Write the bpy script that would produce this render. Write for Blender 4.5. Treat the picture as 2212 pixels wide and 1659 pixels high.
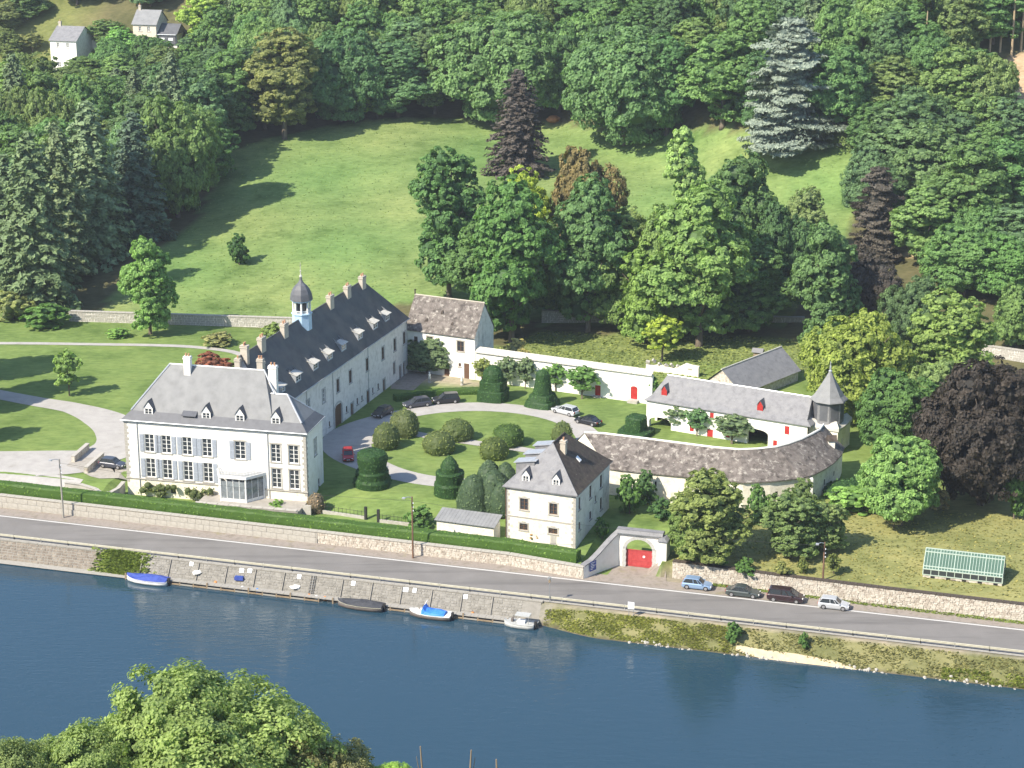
import bpy, math, random
import numpy as np
from mathutils import Vector, Matrix
for o in list(bpy.data.objects): bpy.data.objects.remove(o)
S = bpy.context.scene
COL = S.collection
R = math.radians
# ------------------------------------------------------------------ camera
F, PIT, HC = 4400., R(17.5), 106.
cam = bpy.data.cameras.new('camera'); CAM = bpy.data.objects.new('camera', cam); COL.objects.link(CAM)
cam.sensor_width = 36.; cam.lens = F/2212.*36.; cam.clip_start = 1.; cam.clip_end = 6000.
CAM.location = (0, 0, HC); CAM.rotation_euler = (R(90)-PIT, 0, 0)
S.camera = CAM
S.render.resolution_x, S.render.resolution_y = 1024, 768
# ------------------------------------------------------------------ light
SUN_AZ, SUN_EL = R(37), R(43)
sd = Vector((math.cos(SUN_AZ)*math.cos(SUN_EL), math.sin(SUN_AZ)*math.cos(SUN_EL), -math.sin(SUN_EL)))
W = bpy.data.worlds.new('World'); S.world = W; W.use_nodes = True
nt = W.node_tree; sky = nt.nodes.new('ShaderNodeTexSky'); sky.sky_type = 'NISHITA'; sky.sun_disc = False
sky.sun_elevation = SUN_EL; sky.sun_rotation = math.atan2(-sd.x, -sd.y)
sky.air_density = 1.0; sky.dust_density = 0.6; sky.ozone_density = 1.3
nt.links.new(sky.outputs[0], nt.nodes['Background'].inputs[0]); nt.nodes['Background'].inputs[1].default_value = 0.15
sl = bpy.data.lights.new('sun', 'SUN'); sl.energy = 5.0; sl.angle = R(0.53); sl.color = (1.0, 0.91, 0.76)
SUN = bpy.data.objects.new('sun', sl); COL.objects.link(SUN); SUN.location = (-200, -100, 300)
SUN.rotation_euler = sd.to_track_quat('-Z', 'Y').to_euler()
S.view_settings.view_transform = 'Standard'; S.view_settings.look = 'None'
S.view_settings.exposure = 0.78; S.view_settings.gamma = 1.0
S.render.engine = 'CYCLES'
S.cycles.use_denoising = True
S.cycles.max_bounces = 6; S.cycles.diffuse_bounces = 3; S.cycles.glossy_bounces = 3; S.cycles.transmission_bounces = 4
S.cycles.transparent_max_bounces = 8; S.cycles.volume_bounces = 0
S.cycles.caustics_reflective = False; S.cycles.caustics_refractive = False

# ------------------------------------------------------------------ helpers
SH, CH = math.sin(PIT), math.cos(PIT)
def at(u, v, z):
    a = (u-1106)/F; b = (v-829.5)/F
    t = (z-HC)/(-SH-b*CH)
    return Vector((a*t, (CH-b*SH)*t, z))
def proj(x, y, z):
    z = z-HC; d = y*CH-z*SH
    return 1106+F*x/d, 829.5-F*(y*SH+z*CH)/d, d
A16 = R(-16); C16, S16 = math.cos(A16), math.sin(A16)
def to_sn(x, y): return x*C16+y*S16, -x*S16+y*C16
def to_xy(s, n): return s*C16-n*S16, s*S16+n*C16
def sstep(a, b, x):
    t = min(1., max(0., (x-a)/(b-a))); return t*t*(3-2*t)
WATER = -2.5
def bank(s):                                    # foot (n at z=-4.2) and crest of the river bank
    k = sstep(-66, -54, s)
    return 232.0-3.9*k, 234.3-0.3*k
OFFP = [(-420,1.3),(-226.8,1.35),(-147.9,.5),(-98.4,.03),(-70.6,-.42),(-59.8,-2.15),(-48.6,1.6),(-35.2,.84),(-20.5,.3),(-3.1,-.15),(130,-.4)]
def woff(s):
    for (a, p), (b_, q) in zip(OFFP[:-1], OFFP[1:]):
        if a <= s <= b_: return p+(q-p)*(s-a)/(b_-a)
    return 0.
def woffw(n): return 0. if n < 238 or n > 258 else ((n-238)/6. if n < 244 else (1. if n <= 247 else (258-n)/11.))
def hgt(s, n, base=False):
    f, c = bank(s)
    if not base and 238 < n < 258:            # undo the shift of the step that follows the roadside walls
        o = woff(s); m_ = n-o
        for _ in range(4): m_ = n-o*woffw(m_)
        n = m_
    if n <= 168: return -4.2+(168-n)*0.632 if n > 0 else 102.+(-n)*0.05
    if n <= f: return -4.2
    if n <= c: return -4.2+4.15*(n-f)/(c-f)
    if n <= 245.3: return -0.05
    gate = -60.2 < s < -50.4
    n0 = 249.3 if gate else 245.7
    z0 = 0.0 if gate else (1.3 if s < -132.5 else (1.0 if s < -63 else (1.4 if s < -55 else 2.0)))
    if n <= n0: return (-0.05 if gate else -0.05+(z0+0.05)*(n-245.3)/0.4)
    if s < -63:
        na = 254.6 if s < -98 else (252.8 if s < -85 else 250.); z = 1.0 if n < na else min(2.5, 1.0+1.5*(n-na)/(260-na))
        if s < -132.5: z = 1.3 if n < 248.6 else min(2.5, 1.3+1.2*(n-248.6)/4.)
    else: z = z0+(2.5-z0)*min(1, (n-n0)/(258-n0))
    if n > 338:
        k = n-338
        z += 0.118*k*sstep(0, 24, k)
        n1 = 470-60*sstep(-150, -60, s)+12*sstep(-190, -230, s)
        if n > n1: z += 0.34*(n-n1)*sstep(0, 40, n-n1)
        z += (0.9*math.sin(s*.045+1)*math.sin(n*.037)+0.35*math.sin(s*.13+n*.09))*sstep(0, 60, k)
    return z
def gz(x, y): return hgt(*to_sn(x, y))
def ground(u, v):
    a = (u-1106)/F; b = (v-829.5)/F
    fy = CH-b*SH; fz = -SH-b*CH
    t = 205.
    while t < 1500:
        if HC+fz*t <= gz(a*t, fy*t): break
        t += 2.
    lo, hi = t-2., t
    for _ in range(18):
        m = (lo+hi)/2
        if HC+fz*m <= gz(a*m, fy*m): hi = m
        else: lo = m
    return Vector((a*hi, fy*hi, gz(a*hi, fy*hi)))
def inpoly(u, v, P):
    c = False; j = len(P)-1
    for i in range(len(P)):
        if (P[i][1] > v) != (P[j][1] > v) and u < (P[j][0]-P[i][0])*(v-P[i][1])/(P[j][1]-P[i][1])+P[i][0]: c = not c
        j = i
    return c

def tag(o, label=None, cat=None, group=None, kind=None):
    if label: o['label'] = label
    if cat: o['category'] = cat
    if group: o['group'] = group
    if kind: o['kind'] = kind
    return o
def empty(name, loc, rz=0., label=None, cat=None, group=None, sc=None):
    o = bpy.data.objects.new(name, None); COL.objects.link(o); o.empty_display_size = .5
    o.location = loc; o.rotation_euler = (0, 0, rz)
    if sc: o.scale = sc
    return tag(o, label, cat, group)
def link(name, me, mat=None, parent=None, loc=None, rot=None, sc=None, color=None):
    o = bpy.data.objects.new(name, me); COL.objects.link(o)
    if mat is not None and not me.materials: me.materials.append(mat)
    if parent is not None: o.parent = parent
    if loc is not None: o.location = loc
    if rot is not None: o.rotation_euler = rot
    if sc is not None: o.scale = sc
    if color is not None: o.color = (*color, 1)
    return o
class MB:
    def __init__(s): s.v = []; s.f = []
    def poly(s, *p):
        n = len(s.v); s.v += [tuple(q) for q in p]; s.f.append(tuple(range(n, n+len(p)))); return s
    def box(s, x0, x1, y0, y1, z0, z1):
        n = len(s.v)
        s.v += [(x0,y0,z0),(x1,y0,z0),(x1,y1,z0),(x0,y1,z0),(x0,y0,z1),(x1,y0,z1),(x1,y1,z1),(x0,y1,z1)]
        s.f += [tuple(n+i for i in q) for q in ((3,2,1,0),(4,5,6,7),(0,1,5,4),(1,2,6,5),(2,3,7,6),(3,0,4,7))]; return s
    def hexa(s, p):   # 8 points, bottom 4 then top 4
        n = len(s.v); s.v += [tuple(q) for q in p]
        s.f += [tuple(n+i for i in q) for q in ((3,2,1,0),(4,5,6,7),(0,1,5,4),(1,2,6,5),(2,3,7,6),(3,0,4,7))]; return s
    def loft(s, rings, cap0=True, cap1=True, closed=True):
        n = len(s.v); k = len(rings[0])
        for r in rings: s.v += [tuple(q) for q in r]
        for i in range(len(rings)-1):
            for j in range(k if closed else k-1):
                a = n+i*k+j; b = n+i*k+(j+1) % k
                s.f.append((a, b, b+k, a+k))
        if cap0: s.f.append(tuple(n+j for j in reversed(range(k))))
        if cap1: s.f.append(tuple(n+(len(rings)-1)*k+j for j in range(k)))
        return s
    def lathe(s, prof, k=12, c=(0, 0), ph=0.):
        return s.loft([[(c[0]+r*math.cos(ph+2*math.pi*j/k), c[1]+r*math.sin(ph+2*math.pi*j/k), z) for j in range(k)] for r, z in prof])
    def tube(s, pts, rad, k=6):
        pts = [Vector(p) for p in pts]; rings = []
        for i, p in enumerate(pts):
            d = (pts[min(i+1, len(pts)-1)]-pts[max(i-1, 0)]).normalized()
            a = d.cross(Vector((0, 0, 1)) if abs(d.z) < .9 else Vector((1, 0, 0))).normalized(); b = d.cross(a)
            r = rad[i] if isinstance(rad, (list, tuple)) else rad
            rings.append([p+(a*math.cos(2*math.pi*j/k)+b*math.sin(2*math.pi*j/k))*r for j in range(k)])
        return s.loft(rings)
    def bar(s, p, q, w, h):   # rectangular bar between two points
        p, q = Vector(p), Vector(q); d = (q-p).normalized()
        a = d.cross(Vector((0, 0, 1)) if abs(d.z) < .95 else Vector((0, 1, 0))).normalized()*(w/2); b = d.cross(a).normalized()*(h/2)
        return s.loft([[x-a-b, x+a-b, x+a+b, x-a+b] for x in (p, q)])
    def sphere(s, c, r, k=8, m=6, sz=1.):
        return s.loft([[(c[0]+r*math.sin(math.pi*i/m)*math.cos(2*math.pi*j/k), c[1]+r*math.sin(math.pi*i/m)*math.sin(2*math.pi*j/k), c[2]-r*sz*math.cos(math.pi*i/m)) for j in range(k)] for i in [.12]+list(range(1, m))+[m-.12]])
    def mesh(s, name, mat=None, smooth=False, flip=True):
        me = bpy.data.meshes.new(name); me.from_pydata(s.v, [], s.f); me.validate()
        if mat: me.materials.append(mat)
        if smooth: me.polygons.foreach_set('use_smooth', [True]*len(me.polygons))
        me.update(); return me
    def build(s, name, mat, parent=None, smooth=False, **k):
        return link(name, s.mesh(name, mat, smooth), None, parent, **k)
_bx = {}
def boxobj(name, mat, parent, x0, x1, y0, y1, z0, z1):   # unit-cube instance: cheap repeated pieces
    key = mat.name
    if key not in _bx: _bx[key] = MB().box(-.5, .5, -.5, .5, -.5, .5).mesh('block', mat)
    return link(name, _bx[key], None, parent, loc=((x0+x1)/2, (y0+y1)/2, (z0+z1)/2), sc=(x1-x0, y1-y0, z1-z0))

# ------------------------------------------------------------------ materials
MATS = {}
def NT(name):
    m = bpy.data.materials.new(name); m.use_nodes = True; MATS[name] = m
    return m, m.node_tree, m.node_tree.nodes['Principled BSDF']
def node(t, typ, **k):
    n = t.nodes.new(typ)
    for a, b in k.items(): setattr(n, a, b)
    return n
def noise_col(t, cols, scale, detail=6, rough=.6, pos=None, coord='Object', stretch=None):
    tc = node(t, 'ShaderNodeTexCoord'); src = tc.outputs[coord]
    if stretch:
        mp = node(t, 'ShaderNodeMapping'); mp.inputs['Scale'].default_value = stretch; t.links.new(src, mp.inputs[0]); src = mp.outputs[0]
    nz = node(t, 'ShaderNodeTexNoise'); nz.inputs['Scale'].default_value = scale; nz.inputs['Detail'].default_value = detail; nz.inputs['Roughness'].default_value = rough
    t.links.new(src, nz.inputs['Vector'])
    cr = node(t, 'ShaderNodeValToRGB'); e = cr.color_ramp.elements
    pos = pos or [.3+.4*i/(len(cols)-1) for i in range(len(cols))]
    while len(e) < len(cols): e.new(.5)
    for i, c in enumerate(cols): e[i].position = pos[i]; e[i].color = (*c, 1)
    t.links.new(nz.outputs[0], cr.inputs[0])
    return cr.outputs[0], nz.outputs[0], src
def mixc(t, fac, a, b, mode='MIX'):
    m = node(t, 'ShaderNodeMix', data_type='RGBA', blend_type=mode)
    if isinstance(fac, float): m.inputs[0].default_value = fac
    else: t.links.new(fac, m.inputs[0])
    for i, x in ((6, a), (7, b)):
        if isinstance(x, tuple): m.inputs[i].default_value = (*x, 1)
        else: t.links.new(x, m.inputs[i])
    return m.outputs[2]
def bump(t, b, h, strength=.3, dist=.05):
    n = node(t, 'ShaderNodeBump'); n.inputs['Strength'].default_value = strength; n.inputs['Distance'].default_value = dist
    t.links.new(h, n.inputs['Height']); t.links.new(n.outputs[0], b.inputs['Normal'])
def surf(name, cols, scale=3., rough=.8, spots=None, bmp=.3, bdist=.03, spec=.3, stretch=None, pos=None, detail=6, metal=0.):
    m, t, b = NT(name)
    c, h, src = noise_col(t, cols, scale, detail, pos=pos, stretch=stretch)
    for sp in (spots or []):      # (colour, scale, lo, hi[, stretch])
        c2, h2, _ = noise_col(t, [(0, 0, 0), (1, 1, 1)], sp[1], 5, .65, [sp[2], sp[3]], stretch=sp[4] if len(sp) > 4 else None)
        c = mixc(t, c2, c, sp[0])
    t.links.new(c, b.inputs['Base Color'])
    b.inputs['Roughness'].default_value = rough; b.inputs['Specular IOR Level'].default_value = spec; b.inputs['Metallic'].default_value = metal
    if bmp: bump(t, b, h, bmp, bdist)
    return m
def flat(name, col, rough=.6, spec=.4, metal=0., var=.12, scale=4.):
    return surf(name, [tuple(x*(1-var) for x in col), tuple(min(1, x*(1+var)) for x in col)], scale, rough, bmp=0, spec=spec, metal=metal)
plaster = surf('white_plaster', [(.74,.72,.66), (.82,.80,.75), (.86,.85,.81)], .9, .85, [((.52,.49,.42), .7, .62, .8, (1, 1, .35)), ((.60,.56,.47), 5., .66, .8)], .25)
cream = surf('cream_stone_wall', [(.62,.57,.46), (.76,.71,.60), (.82,.78,.68)], 1.6, .9, [((.48,.42,.32), 2.2, .57, .75), ((.40,.36,.29), 7., .64, .76)], .5, .05)
greywall = surf('weathered_limewash', [(.58,.56,.525), (.72,.70,.665), (.78,.76,.725)], 1.2, .9, [((.36,.34,.31), .8, .58, .76, (1, 1, .3)), ((.40,.38,.34), 6., .62, .75)], .4, .04)
rubble_m = surf('rubble_stone', [(.24,.20,.165), (.42,.37,.315), (.56,.525,.465), (.33,.285,.24)], 1.9, .92, [((.24,.21,.16), 4., .62, .74)], .5, .05, pos=[.3,.45,.58,.72])
mortar = surf('lime_mortar', [(.36,.33,.28), (.48,.45,.39)], 3., .95)
limestone = surf('limestone', [(.34,.32,.285), (.45,.43,.39)], 2.5, .85, [((.35,.33,.28), 3., .6, .8)], .3)
bluestone = surf('dressed_grey_stone', [(.36,.36,.35), (.50,.50,.49)], 3., .8)
slate_lt = surf('blue_grey_slate', [(.185,.188,.192), (.222,.226,.23), (.25,.254,.257)], .7, .68, [((.27,.27,.27), 9., .60, .74), ((.13,.135,.145), 3., .62, .8)], .35, .03, spec=.2)
slate_fl = surf('dark_slate_course', [(.085,.088,.10), (.115,.12,.135)], 1.2, .6, [((.22,.22,.22), 9., .64, .74)], .3, .03, spec=.5)
slate_dk = surf('dark_wing_slate', [(.055,.057,.062), (.084,.085,.089), (.108,.104,.10)], .5, .6, [((.19,.17,.145), 1.1, .62, .85), ((.15,.145,.14), 10., .64, .74)], .3, .03, spec=.45)
slate_moss = surf('lichen_slate', [(.078,.067,.060), (.145,.125,.112), (.215,.19,.17)], 1.1, .8, [((.33,.305,.27), 1.5, .54, .64), ((.06,.05,.044), 1.0, .54, .66), ((.36,.345,.31), 9., .62, .70)], .5, .06)
slate_brown = surf('mossy_brown_slate', [(.042,.033,.028), (.072,.057,.047), (.10,.08,.064)], 1.4, .85, [((.26,.235,.20), 3.2, .64, .72), ((.08,.08,.05), 1.1, .55, .75)], .5, .06)
slate_grey = surf('weathered_grey_slate', [(.155,.155,.165), (.205,.205,.215), (.235,.235,.24)], 1.2, .7, [((.33,.325,.31), 6., .6, .72), ((.12,.115,.11), 2.5, .6, .75)], .4, .04)
zinc = surf('zinc', [(.38,.40,.43), (.50,.52,.55)], 2., .4, metal=.35, bmp=.1)
lead = surf('pale_lichen_zinc', [(.42,.41,.37), (.60,.58,.53)], 3., .7, [((.30,.28,.24), 6., .58, .7)])
brick_or = surf('orange_brick', [(.36,.19,.11), (.52,.30,.19)], 5., .9)
chim = surf('chimney_render', [(.42,.375,.31), (.54,.495,.42)], 2., .9, [((.35,.31,.26), 2., .58, .75)])
dark = flat('dark_interior', (.018,.018,.02), .8, .2)
glass_m, gt, gb = NT('window_glass'); gb.inputs['Base Color'].default_value = (.035,.042,.05,1); gb.inputs['Roughness'].default_value = .06; gb.inputs['Specular IOR Level'].default_value = .7
green_p = flat('pale_green_paint', (.42,.50,.44), .5, var=.08)
white_p = flat('white_paint', (.80,.80,.78), .5, .4, var=.05)
shutter_m = flat('grey_blue_shutter_paint', (.34,.375,.43), .6)
blue_p = flat('pale_blue_paint', (.42,.58,.74), .5)
red_p = surf('red_door_paint', [(.34,.022,.022), (.44,.04,.035)], 3., .55, bmp=.1)
gate_p = surf('faded_red_gate_paint', [(.38,.045,.05), (.48,.075,.075)], 2., .6, bmp=.1)
brown_wood = surf('dark_brown_wood', [(.09,.05,.03), (.16,.09,.055)], 6., .7, stretch=(1, 1, .2))
oldwood = surf('weathered_wood', [(.20,.15,.10), (.32,.25,.17)], 5., .85, stretch=(1, 1, .15))
tar_pole = surf('creosoted_pole', [(.13,.075,.05), (.22,.13,.085)], 4., .8, stretch=(1, 1, .1))
conc = surf('pale_concrete', [(.27,.255,.23), (.36,.345,.31)], 2.5, .9, [((.34,.32,.27), 3., .6, .76)])
rail_m = surf('cream_guard_rail', [(.37,.355,.28), (.46,.445,.36)], 2., .6, [((.38,.30,.16), 4., .66, .78)])
asphalt = surf('asphalt', [(.165,.157,.15), (.20,.19,.183)], .25, .9, [((.22,.212,.205), 12., .55, .75), ((.118,.113,.11), .16, .5, .7, (.3, 3, 1))], .15, .01, spec=.25)
shoulder_m = surf('gravel_shoulder', [(.21,.18,.155), (.28,.245,.215), (.185,.16,.13)], .8, .95, [((.22,.20,.12), .5, .55, .75)], .4, .03)
gravel = surf('pale_gravel', [(.33,.315,.30), (.41,.395,.375)], .7, .95, [((.27,.258,.235), .35, .55, .75), ((.48,.465,.44), 8., .6, .75)], .3, .02)
terrace_m = surf('stone_paving', [(.27,.25,.22), (.37,.345,.31)], 1.2, .9, [((.33,.30,.26), 3., .58, .72)])
line_m = surf('road_paint', [(.48,.47,.45), (.58,.57,.55)], 3., .7, [((.35,.34,.32), 5., .62, .76)], 0)
steel = flat('galvanised_steel', (.45,.46,.47), .4, .5, .6)
blackm = flat('black_iron', (.03,.03,.032), .5)
rubber = flat('tyre_rubber', (.02,.02,.02), .8)
chrome = flat('wheel_alloy', (.5,.5,.52), .3, .5, .7)
sign_w = flat('white_sign_board', (.78,.81,.85), .5)
sign_b = flat('blue_sign_face', (.03,.07,.30), .5)
cloth_b = surf('blue_boat_cover', [(.035,.06,.28), (.06,.10,.38)], 2.5, .7, bmp=.5, bdist=.08)
cloth_c = surf('bright_blue_tarpaulin', [(.03,.16,.62), (.06,.26,.78)], 2.5, .6, bmp=.6, bdist=.08)
cloth_k = surf('charcoal_boat_cover', [(.035,.037,.045), (.065,.068,.078)], 2.5, .7, bmp=.5, bdist=.08)
hull_w = flat('white_hull', (.74,.74,.72), .35)
hull_g = flat('dull_grey_hull', (.42,.43,.42), .5)
hull_d = flat('brown_grey_hull', (.14,.12,.11), .4)
buoy_o = flat('orange_buoy', (.62,.22,.05), .5)
lamp_red = flat('tail_lamp_red', (.4,.01,.01), .3)
lamp_wh = flat('head_lamp', (.7,.7,.68), .2)

def leaf_mat(name, trans=.42, obj=True, cols=None):
    m, t, b = NT(name)
    at_ = node(t, 'ShaderNodeAttribute', attribute_name='t')
    oi = node(t, 'ShaderNodeObjectInfo')
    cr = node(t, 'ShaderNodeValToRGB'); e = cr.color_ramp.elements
    e[0].position = 0; e[0].color = (.46,.52,.52,1); e[1].position = 1; e[1].color = (1.75,1.62,1.40,1)  # random leaf tone; its ends also paint in foliage shade and warm highlights
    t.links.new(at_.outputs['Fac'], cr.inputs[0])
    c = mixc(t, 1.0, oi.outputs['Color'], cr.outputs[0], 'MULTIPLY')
    t.links.new(c, b.inputs['Base Color']); b.inputs['Roughness'].default_value = .55; b.inputs['Specular IOR Level'].default_value = .25
    tr = node(t, 'ShaderNodeBsdfTranslucent'); c2 = mixc(t, 1.0, c, (1.15,1.25,.6), 'MULTIPLY'); t.links.new(c2, tr.inputs[0])
    mx = node(t, 'ShaderNodeMixShader'); mx.inputs[0].default_value = trans
    t.links.new(b.outputs[0], mx.inputs[1]); t.links.new(tr.outputs[0], mx.inputs[2])
    t.links.new(mx.outputs[0], t.nodes['Material Output'].inputs[0])
    return m
leaf = leaf_mat('leaves'); needle = leaf_mat('needles', .15)
bark = surf('bark', [(.10,.08,.06), (.19,.155,.12)], 4., .95, stretch=(1, 1, .25), bmp=.6)

# ground: colour of the place comes from a painted-by-area attribute (lawn, dry grass, forest litter)
gm, t, b = NT('grass_ground')
ga = node(t, 'ShaderNodeAttribute', attribute_name='gcol')
n1, h1, _ = noise_col(t, [(.55,.63,.50), (1.03,1.03,1.0), (1.36,1.24,1.25)], .11, 8, .68)
n2, h2, _ = noise_col(t, [(.72,.75,.7), (1.22,1.2,1.2)], 1.1, 5, .7, stretch=(.55, 1.3, 1))
c = mixc(t, 1.0, mixc(t, 1.0, ga.outputs['Color'], n1, 'MULTIPLY'), n2, 'MULTIPLY')
t.links.new(c, b.inputs['Base Color']); b.inputs['Roughness'].default_value = .95; b.inputs['Specular IOR Level'].default_value = .1
bump(t, b, h2, .6, .15)
# river water
wm, t, b = NT('river_water')
b.inputs['Base Color'].default_value = (.019,.050,.078,1); b.inputs['Roughness'].default_value = .03; b.inputs['IOR'].default_value = 1.45; b.inputs['Specular IOR Level'].default_value = .5
_, w1, _ = noise_col(t, [(0,0,0),(1,1,1)], .8, 3, .55, stretch=(.5, 1.5, 1))
_, w2, _ = noise_col(t, [(0,0,0),(1,1,1)], 2.6, 2, .5, stretch=(.6, 1.4, 1))
_, w3, _ = noise_col(t, [(0,0,0),(1,1,1)], .05, 3, .5)
ma = node(t, 'ShaderNodeMath', operation='MULTIPLY_ADD'); t.links.new(w2, ma.inputs[0]); ma.inputs[1].default_value = .45; t.links.new(w1, ma.inputs[2])
mm = node(t, 'ShaderNodeMath', operation='MULTIPLY'); t.links.new(ma.outputs[0], mm.inputs[0]); t.links.new(w3, mm.inputs[1])
bump(t, b, mm.outputs[0], .36, .18)
# ------------------------------------------------------------------ terrain
MEADOW = [(195,690),(265,618),(340,545),(425,478),(462,390),(475,335),(560,305),(640,285),(740,268),(870,254),(1060,258),(1240,270),(1420,300),(1500,278),(1640,278),(1760,285),(1875,276),(1890,400),(1850,470),(1800,560),(1740,640),(1700,700),(1180,700),(900,650),(640,700)]
GARDEN_DRY = [(1420,1240),(1500,1120),(1700,1090),(1900,1080),(2060,1060),(2300,1040),(2300,1400),(1420,1300)]
ORCHARD = [(1050,760),(1180,715),(1300,722),(1700,728),(1800,740),(1800,800),(1600,830),(1400,835)]
SLOPE = [(2110,160),(2230,100),(2260,330),(2150,300)]
SAND = [(1925,520),(1955,475),(2010,490),(2030,550),(1940,560)]
PATIO = [(880,830),(905,790),(1040,800),(1040,835),(960,838)]
def gcolor(s, n, u, v, z):
    if n < 200: return (.07,.09,.035)
    f, c = bank(s)
    if n < c-.2:
        return (.10,.085,.06) if z < WATER+.25 else ((.19,.185,.09) if s > -62 else (.25,.23,.20))
    if n < 245.5: return (.26,.23,.18)
    lawn = (.142,.205,.062)
    if n < 338:
        if inpoly(u, v, GARDEN_DRY): return (.225,.228,.092)
        if u > 1420: return (.155,.215,.062)
        if inpoly(u, v, ORCHARD): return (.165,.205,.072)
        if inpoly(u, v, PATIO): return (.36,.31,.24)
        return lawn
    if inpoly(u, v, SLOPE): return (.40,.29,.19)
    if inpoly(u, v, SAND): return (.46,.36,.22)
    if inpoly(u, v, ORCHARD): return (.165,.205,.072)
    if inpoly(u, v, MEADOW):
        k = .5+.5*math.sin(u*.011+v*.017)*math.sin(v*.023-u*.006)
        return (.132+.045*k, .220+.010*k, .070+.012*k)
    if u < 200 and v < 260: return (.15,.165,.06)
    return (.105,.10,.05)
def lines(segs):
    out = []
    for a, b_, st in segs:
        x = a
        while x < b_-1e-6: out.append(x); x += st
    out.append(segs[-1][1]); return out
SL = lines([(-420,-264,12), (-264,-62,2.), (-62,-49,.7), (-49,10,2.), (10,130,10)])
NL = lines([(-60,168,12), (168,226,12), (226,236,.5), (236,244.9,2.2)])+[245.3,245.7]+lines([(247,254,.8), (254,262,1.), (262,338,4), (338,620,2.5)])
verts, cols = [], []
for n in NL:
    for s in SL:
        x, y = to_xy(s, n+woff(s)*woffw(n)); z = hgt(s, n, True)
        u, v, _ = proj(x, y, z) if y > 30 else (0, 3000, 0)
        verts.append((x, y, z)); cols.append((*gcolor(s, n, u, v, z), 1))
nc = len(SL)
faces = [(j*nc+i, j*nc+i+1, (j+1)*nc+i+1, (j+1)*nc+i) for j in range(len(NL)-1) for i in range(nc-1)]
me = bpy.data.meshes.new('ground'); me.from_pydata(verts, [], faces)
ca = me.color_attributes.new('gcol', 'FLOAT_COLOR', 'POINT'); ca.data.foreach_set('color', np.array(cols, 'f').ravel())
me.materials.append(gm); tag(link('ground', me), kind='structure')
# water
wb = MB(); wx = [-420+i*55 for i in range(11)]
for a, b_ in zip(wx[:-1], wx[1:]):
    wb.poly(*[(*to_xy(s, n), WATER) for s, n in ((a,160),(b_,160),(b_,234.2),(a,234.2))])
tag(wb.build('river', wm), kind='structure')
def strip(name, mat, n0, n1, z, s0=-420, s1=130, kind='structure', dz=None):
    m = MB(); ss = [s0+i*(s1-s0)/60 for i in range(61)]
    for a, b_ in zip(ss[:-1], ss[1:]):
        f = (lambda s: 0) if dz is None else dz
        m.poly(*[(*to_xy(s, n+f(s)), z) for s, n in ((a,n0),(b_,n0),(b_,n1),(a,n1))])
    return tag(m.build(name, mat), kind=kind)
bend = lambda s: 0.012*(s+75)*(-1 if s > -75 else 1)*.35
strip('road_shoulder', shoulder_m, 242.6, 245.35, -.02)
strip('road', asphalt, 234.9, 242.75, .004)
strip('road_line', line_m, 242.24, 242.55, .010)
strip('road_line', line_m, 235.70, 235.97, .010, s0=-62)
strip('road_kerb', conc, 234.35, 234.92, .035)
def ribbon(name, mat, pts, wid, dz=.04, px=True, sub=6):
    P = [ground(*p).to_2d() if px else Vector(p) for p in pts]
    Q = []; Wd = []
    for i in range(len(P)-1):
        p0, p1, p2, p3 = P[max(i-1,0)], P[i], P[i+1], P[min(i+2,len(P)-1)]
        w0 = wid[i] if isinstance(wid, (list, tuple)) else wid; w1 = wid[i+1] if isinstance(wid, (list, tuple)) else wid
        for k in range(sub+(1 if i == len(P)-2 else 0)):
            t_ = k/sub
            Q.append(.5*((2*p1)+(p2-p0)*t_+(2*p0-5*p1+4*p2-p3)*t_*t_+(3*p1-p0-3*p2+p3)*t_**3)); Wd.append(w0+(w1-w0)*t_)
    m = MB(); rings = []
    for i, q in enumerate(Q):
        d = (Q[min(i+1,len(Q)-1)]-Q[max(i-1,0)]).normalized(); nn = Vector((-d.y, d.x))*Wd[i]/2
        rings.append([(*(q+nn*k), gz(*(q+nn*k))+dz) for k in (-1,-.33,.33,1)])
    m.loft(rings, False, False, False)
    return tag(m.build(name, mat), kind='structure')
# courtyard: gravel ring round a circular lawn, crossed by a path
CX, CY, CR = -5.9, 298.0, 15.9
m = MB(); NR = 72
def ringw(a):       # outer edge widens towards the wing door
    return CR+4.2+(5.0 if False else 0)*0+3.6*max(0, math.cos(a-R(178)))**6
rings = []
for k in range(NR+1):
    a = 2*math.pi*k/NR
    rings.append([(CX+r*math.cos(a), CY+r*math.sin(a), 2.53) for r in (CR+.25*math.sin(3*a), CR+2, ringw(a))])
m.loft(rings, False, False, False); tag(m.build('courtyard_drive', gravel), kind='structure')
ribbon('courtyard_path', gravel, [(838,925),(900,938),(1010,955),(1100,967),(1190,982),(1240,990)], 2.1, .055)
ribbon('courtyard_drive', gravel, [(715,948),(760,950),(800,945)], [6.5,6.,6.], .06)
ribbon('garden_path', gravel, [(-60,742),(60,742),(200,744),(330,746),(420,750),(500,760),(540,775)], 1.5, .05)
ribbon('left_drive', gravel, [(-80,838),(0,853),(80,868),(160,882),(225,905),(262,935),(255,965),(190,990),(100,993),(-60,995)], [4,4,4.2,4.6,7,8.,8,8,8,8], .05)
ribbon('forecourt', gravel, [(-60,1012),(60,1012),(150,1010),(215,1005)], [7,7,6,4], .065)
ribbon('forecourt', gravel, [(-60,1036),(40,1038),(120,1045),(170,1050)], [5,5,4.5,3], .09)
ribbon('terrace_paving', terrace_m, [(150,1000),(200,1003),(240,1018),(262,1010)], [3,6,7,6], .085)
ribbon('gate_apron', shoulder_m, [(1370,1262),(1378,1240),(1384,1222)], [9.,7.4,6.8], .055)
ribbon('patio_gravel', shoulder_m, [(868,842),(890,815),(915,797)], [4,5.5,5.], .05)
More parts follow.
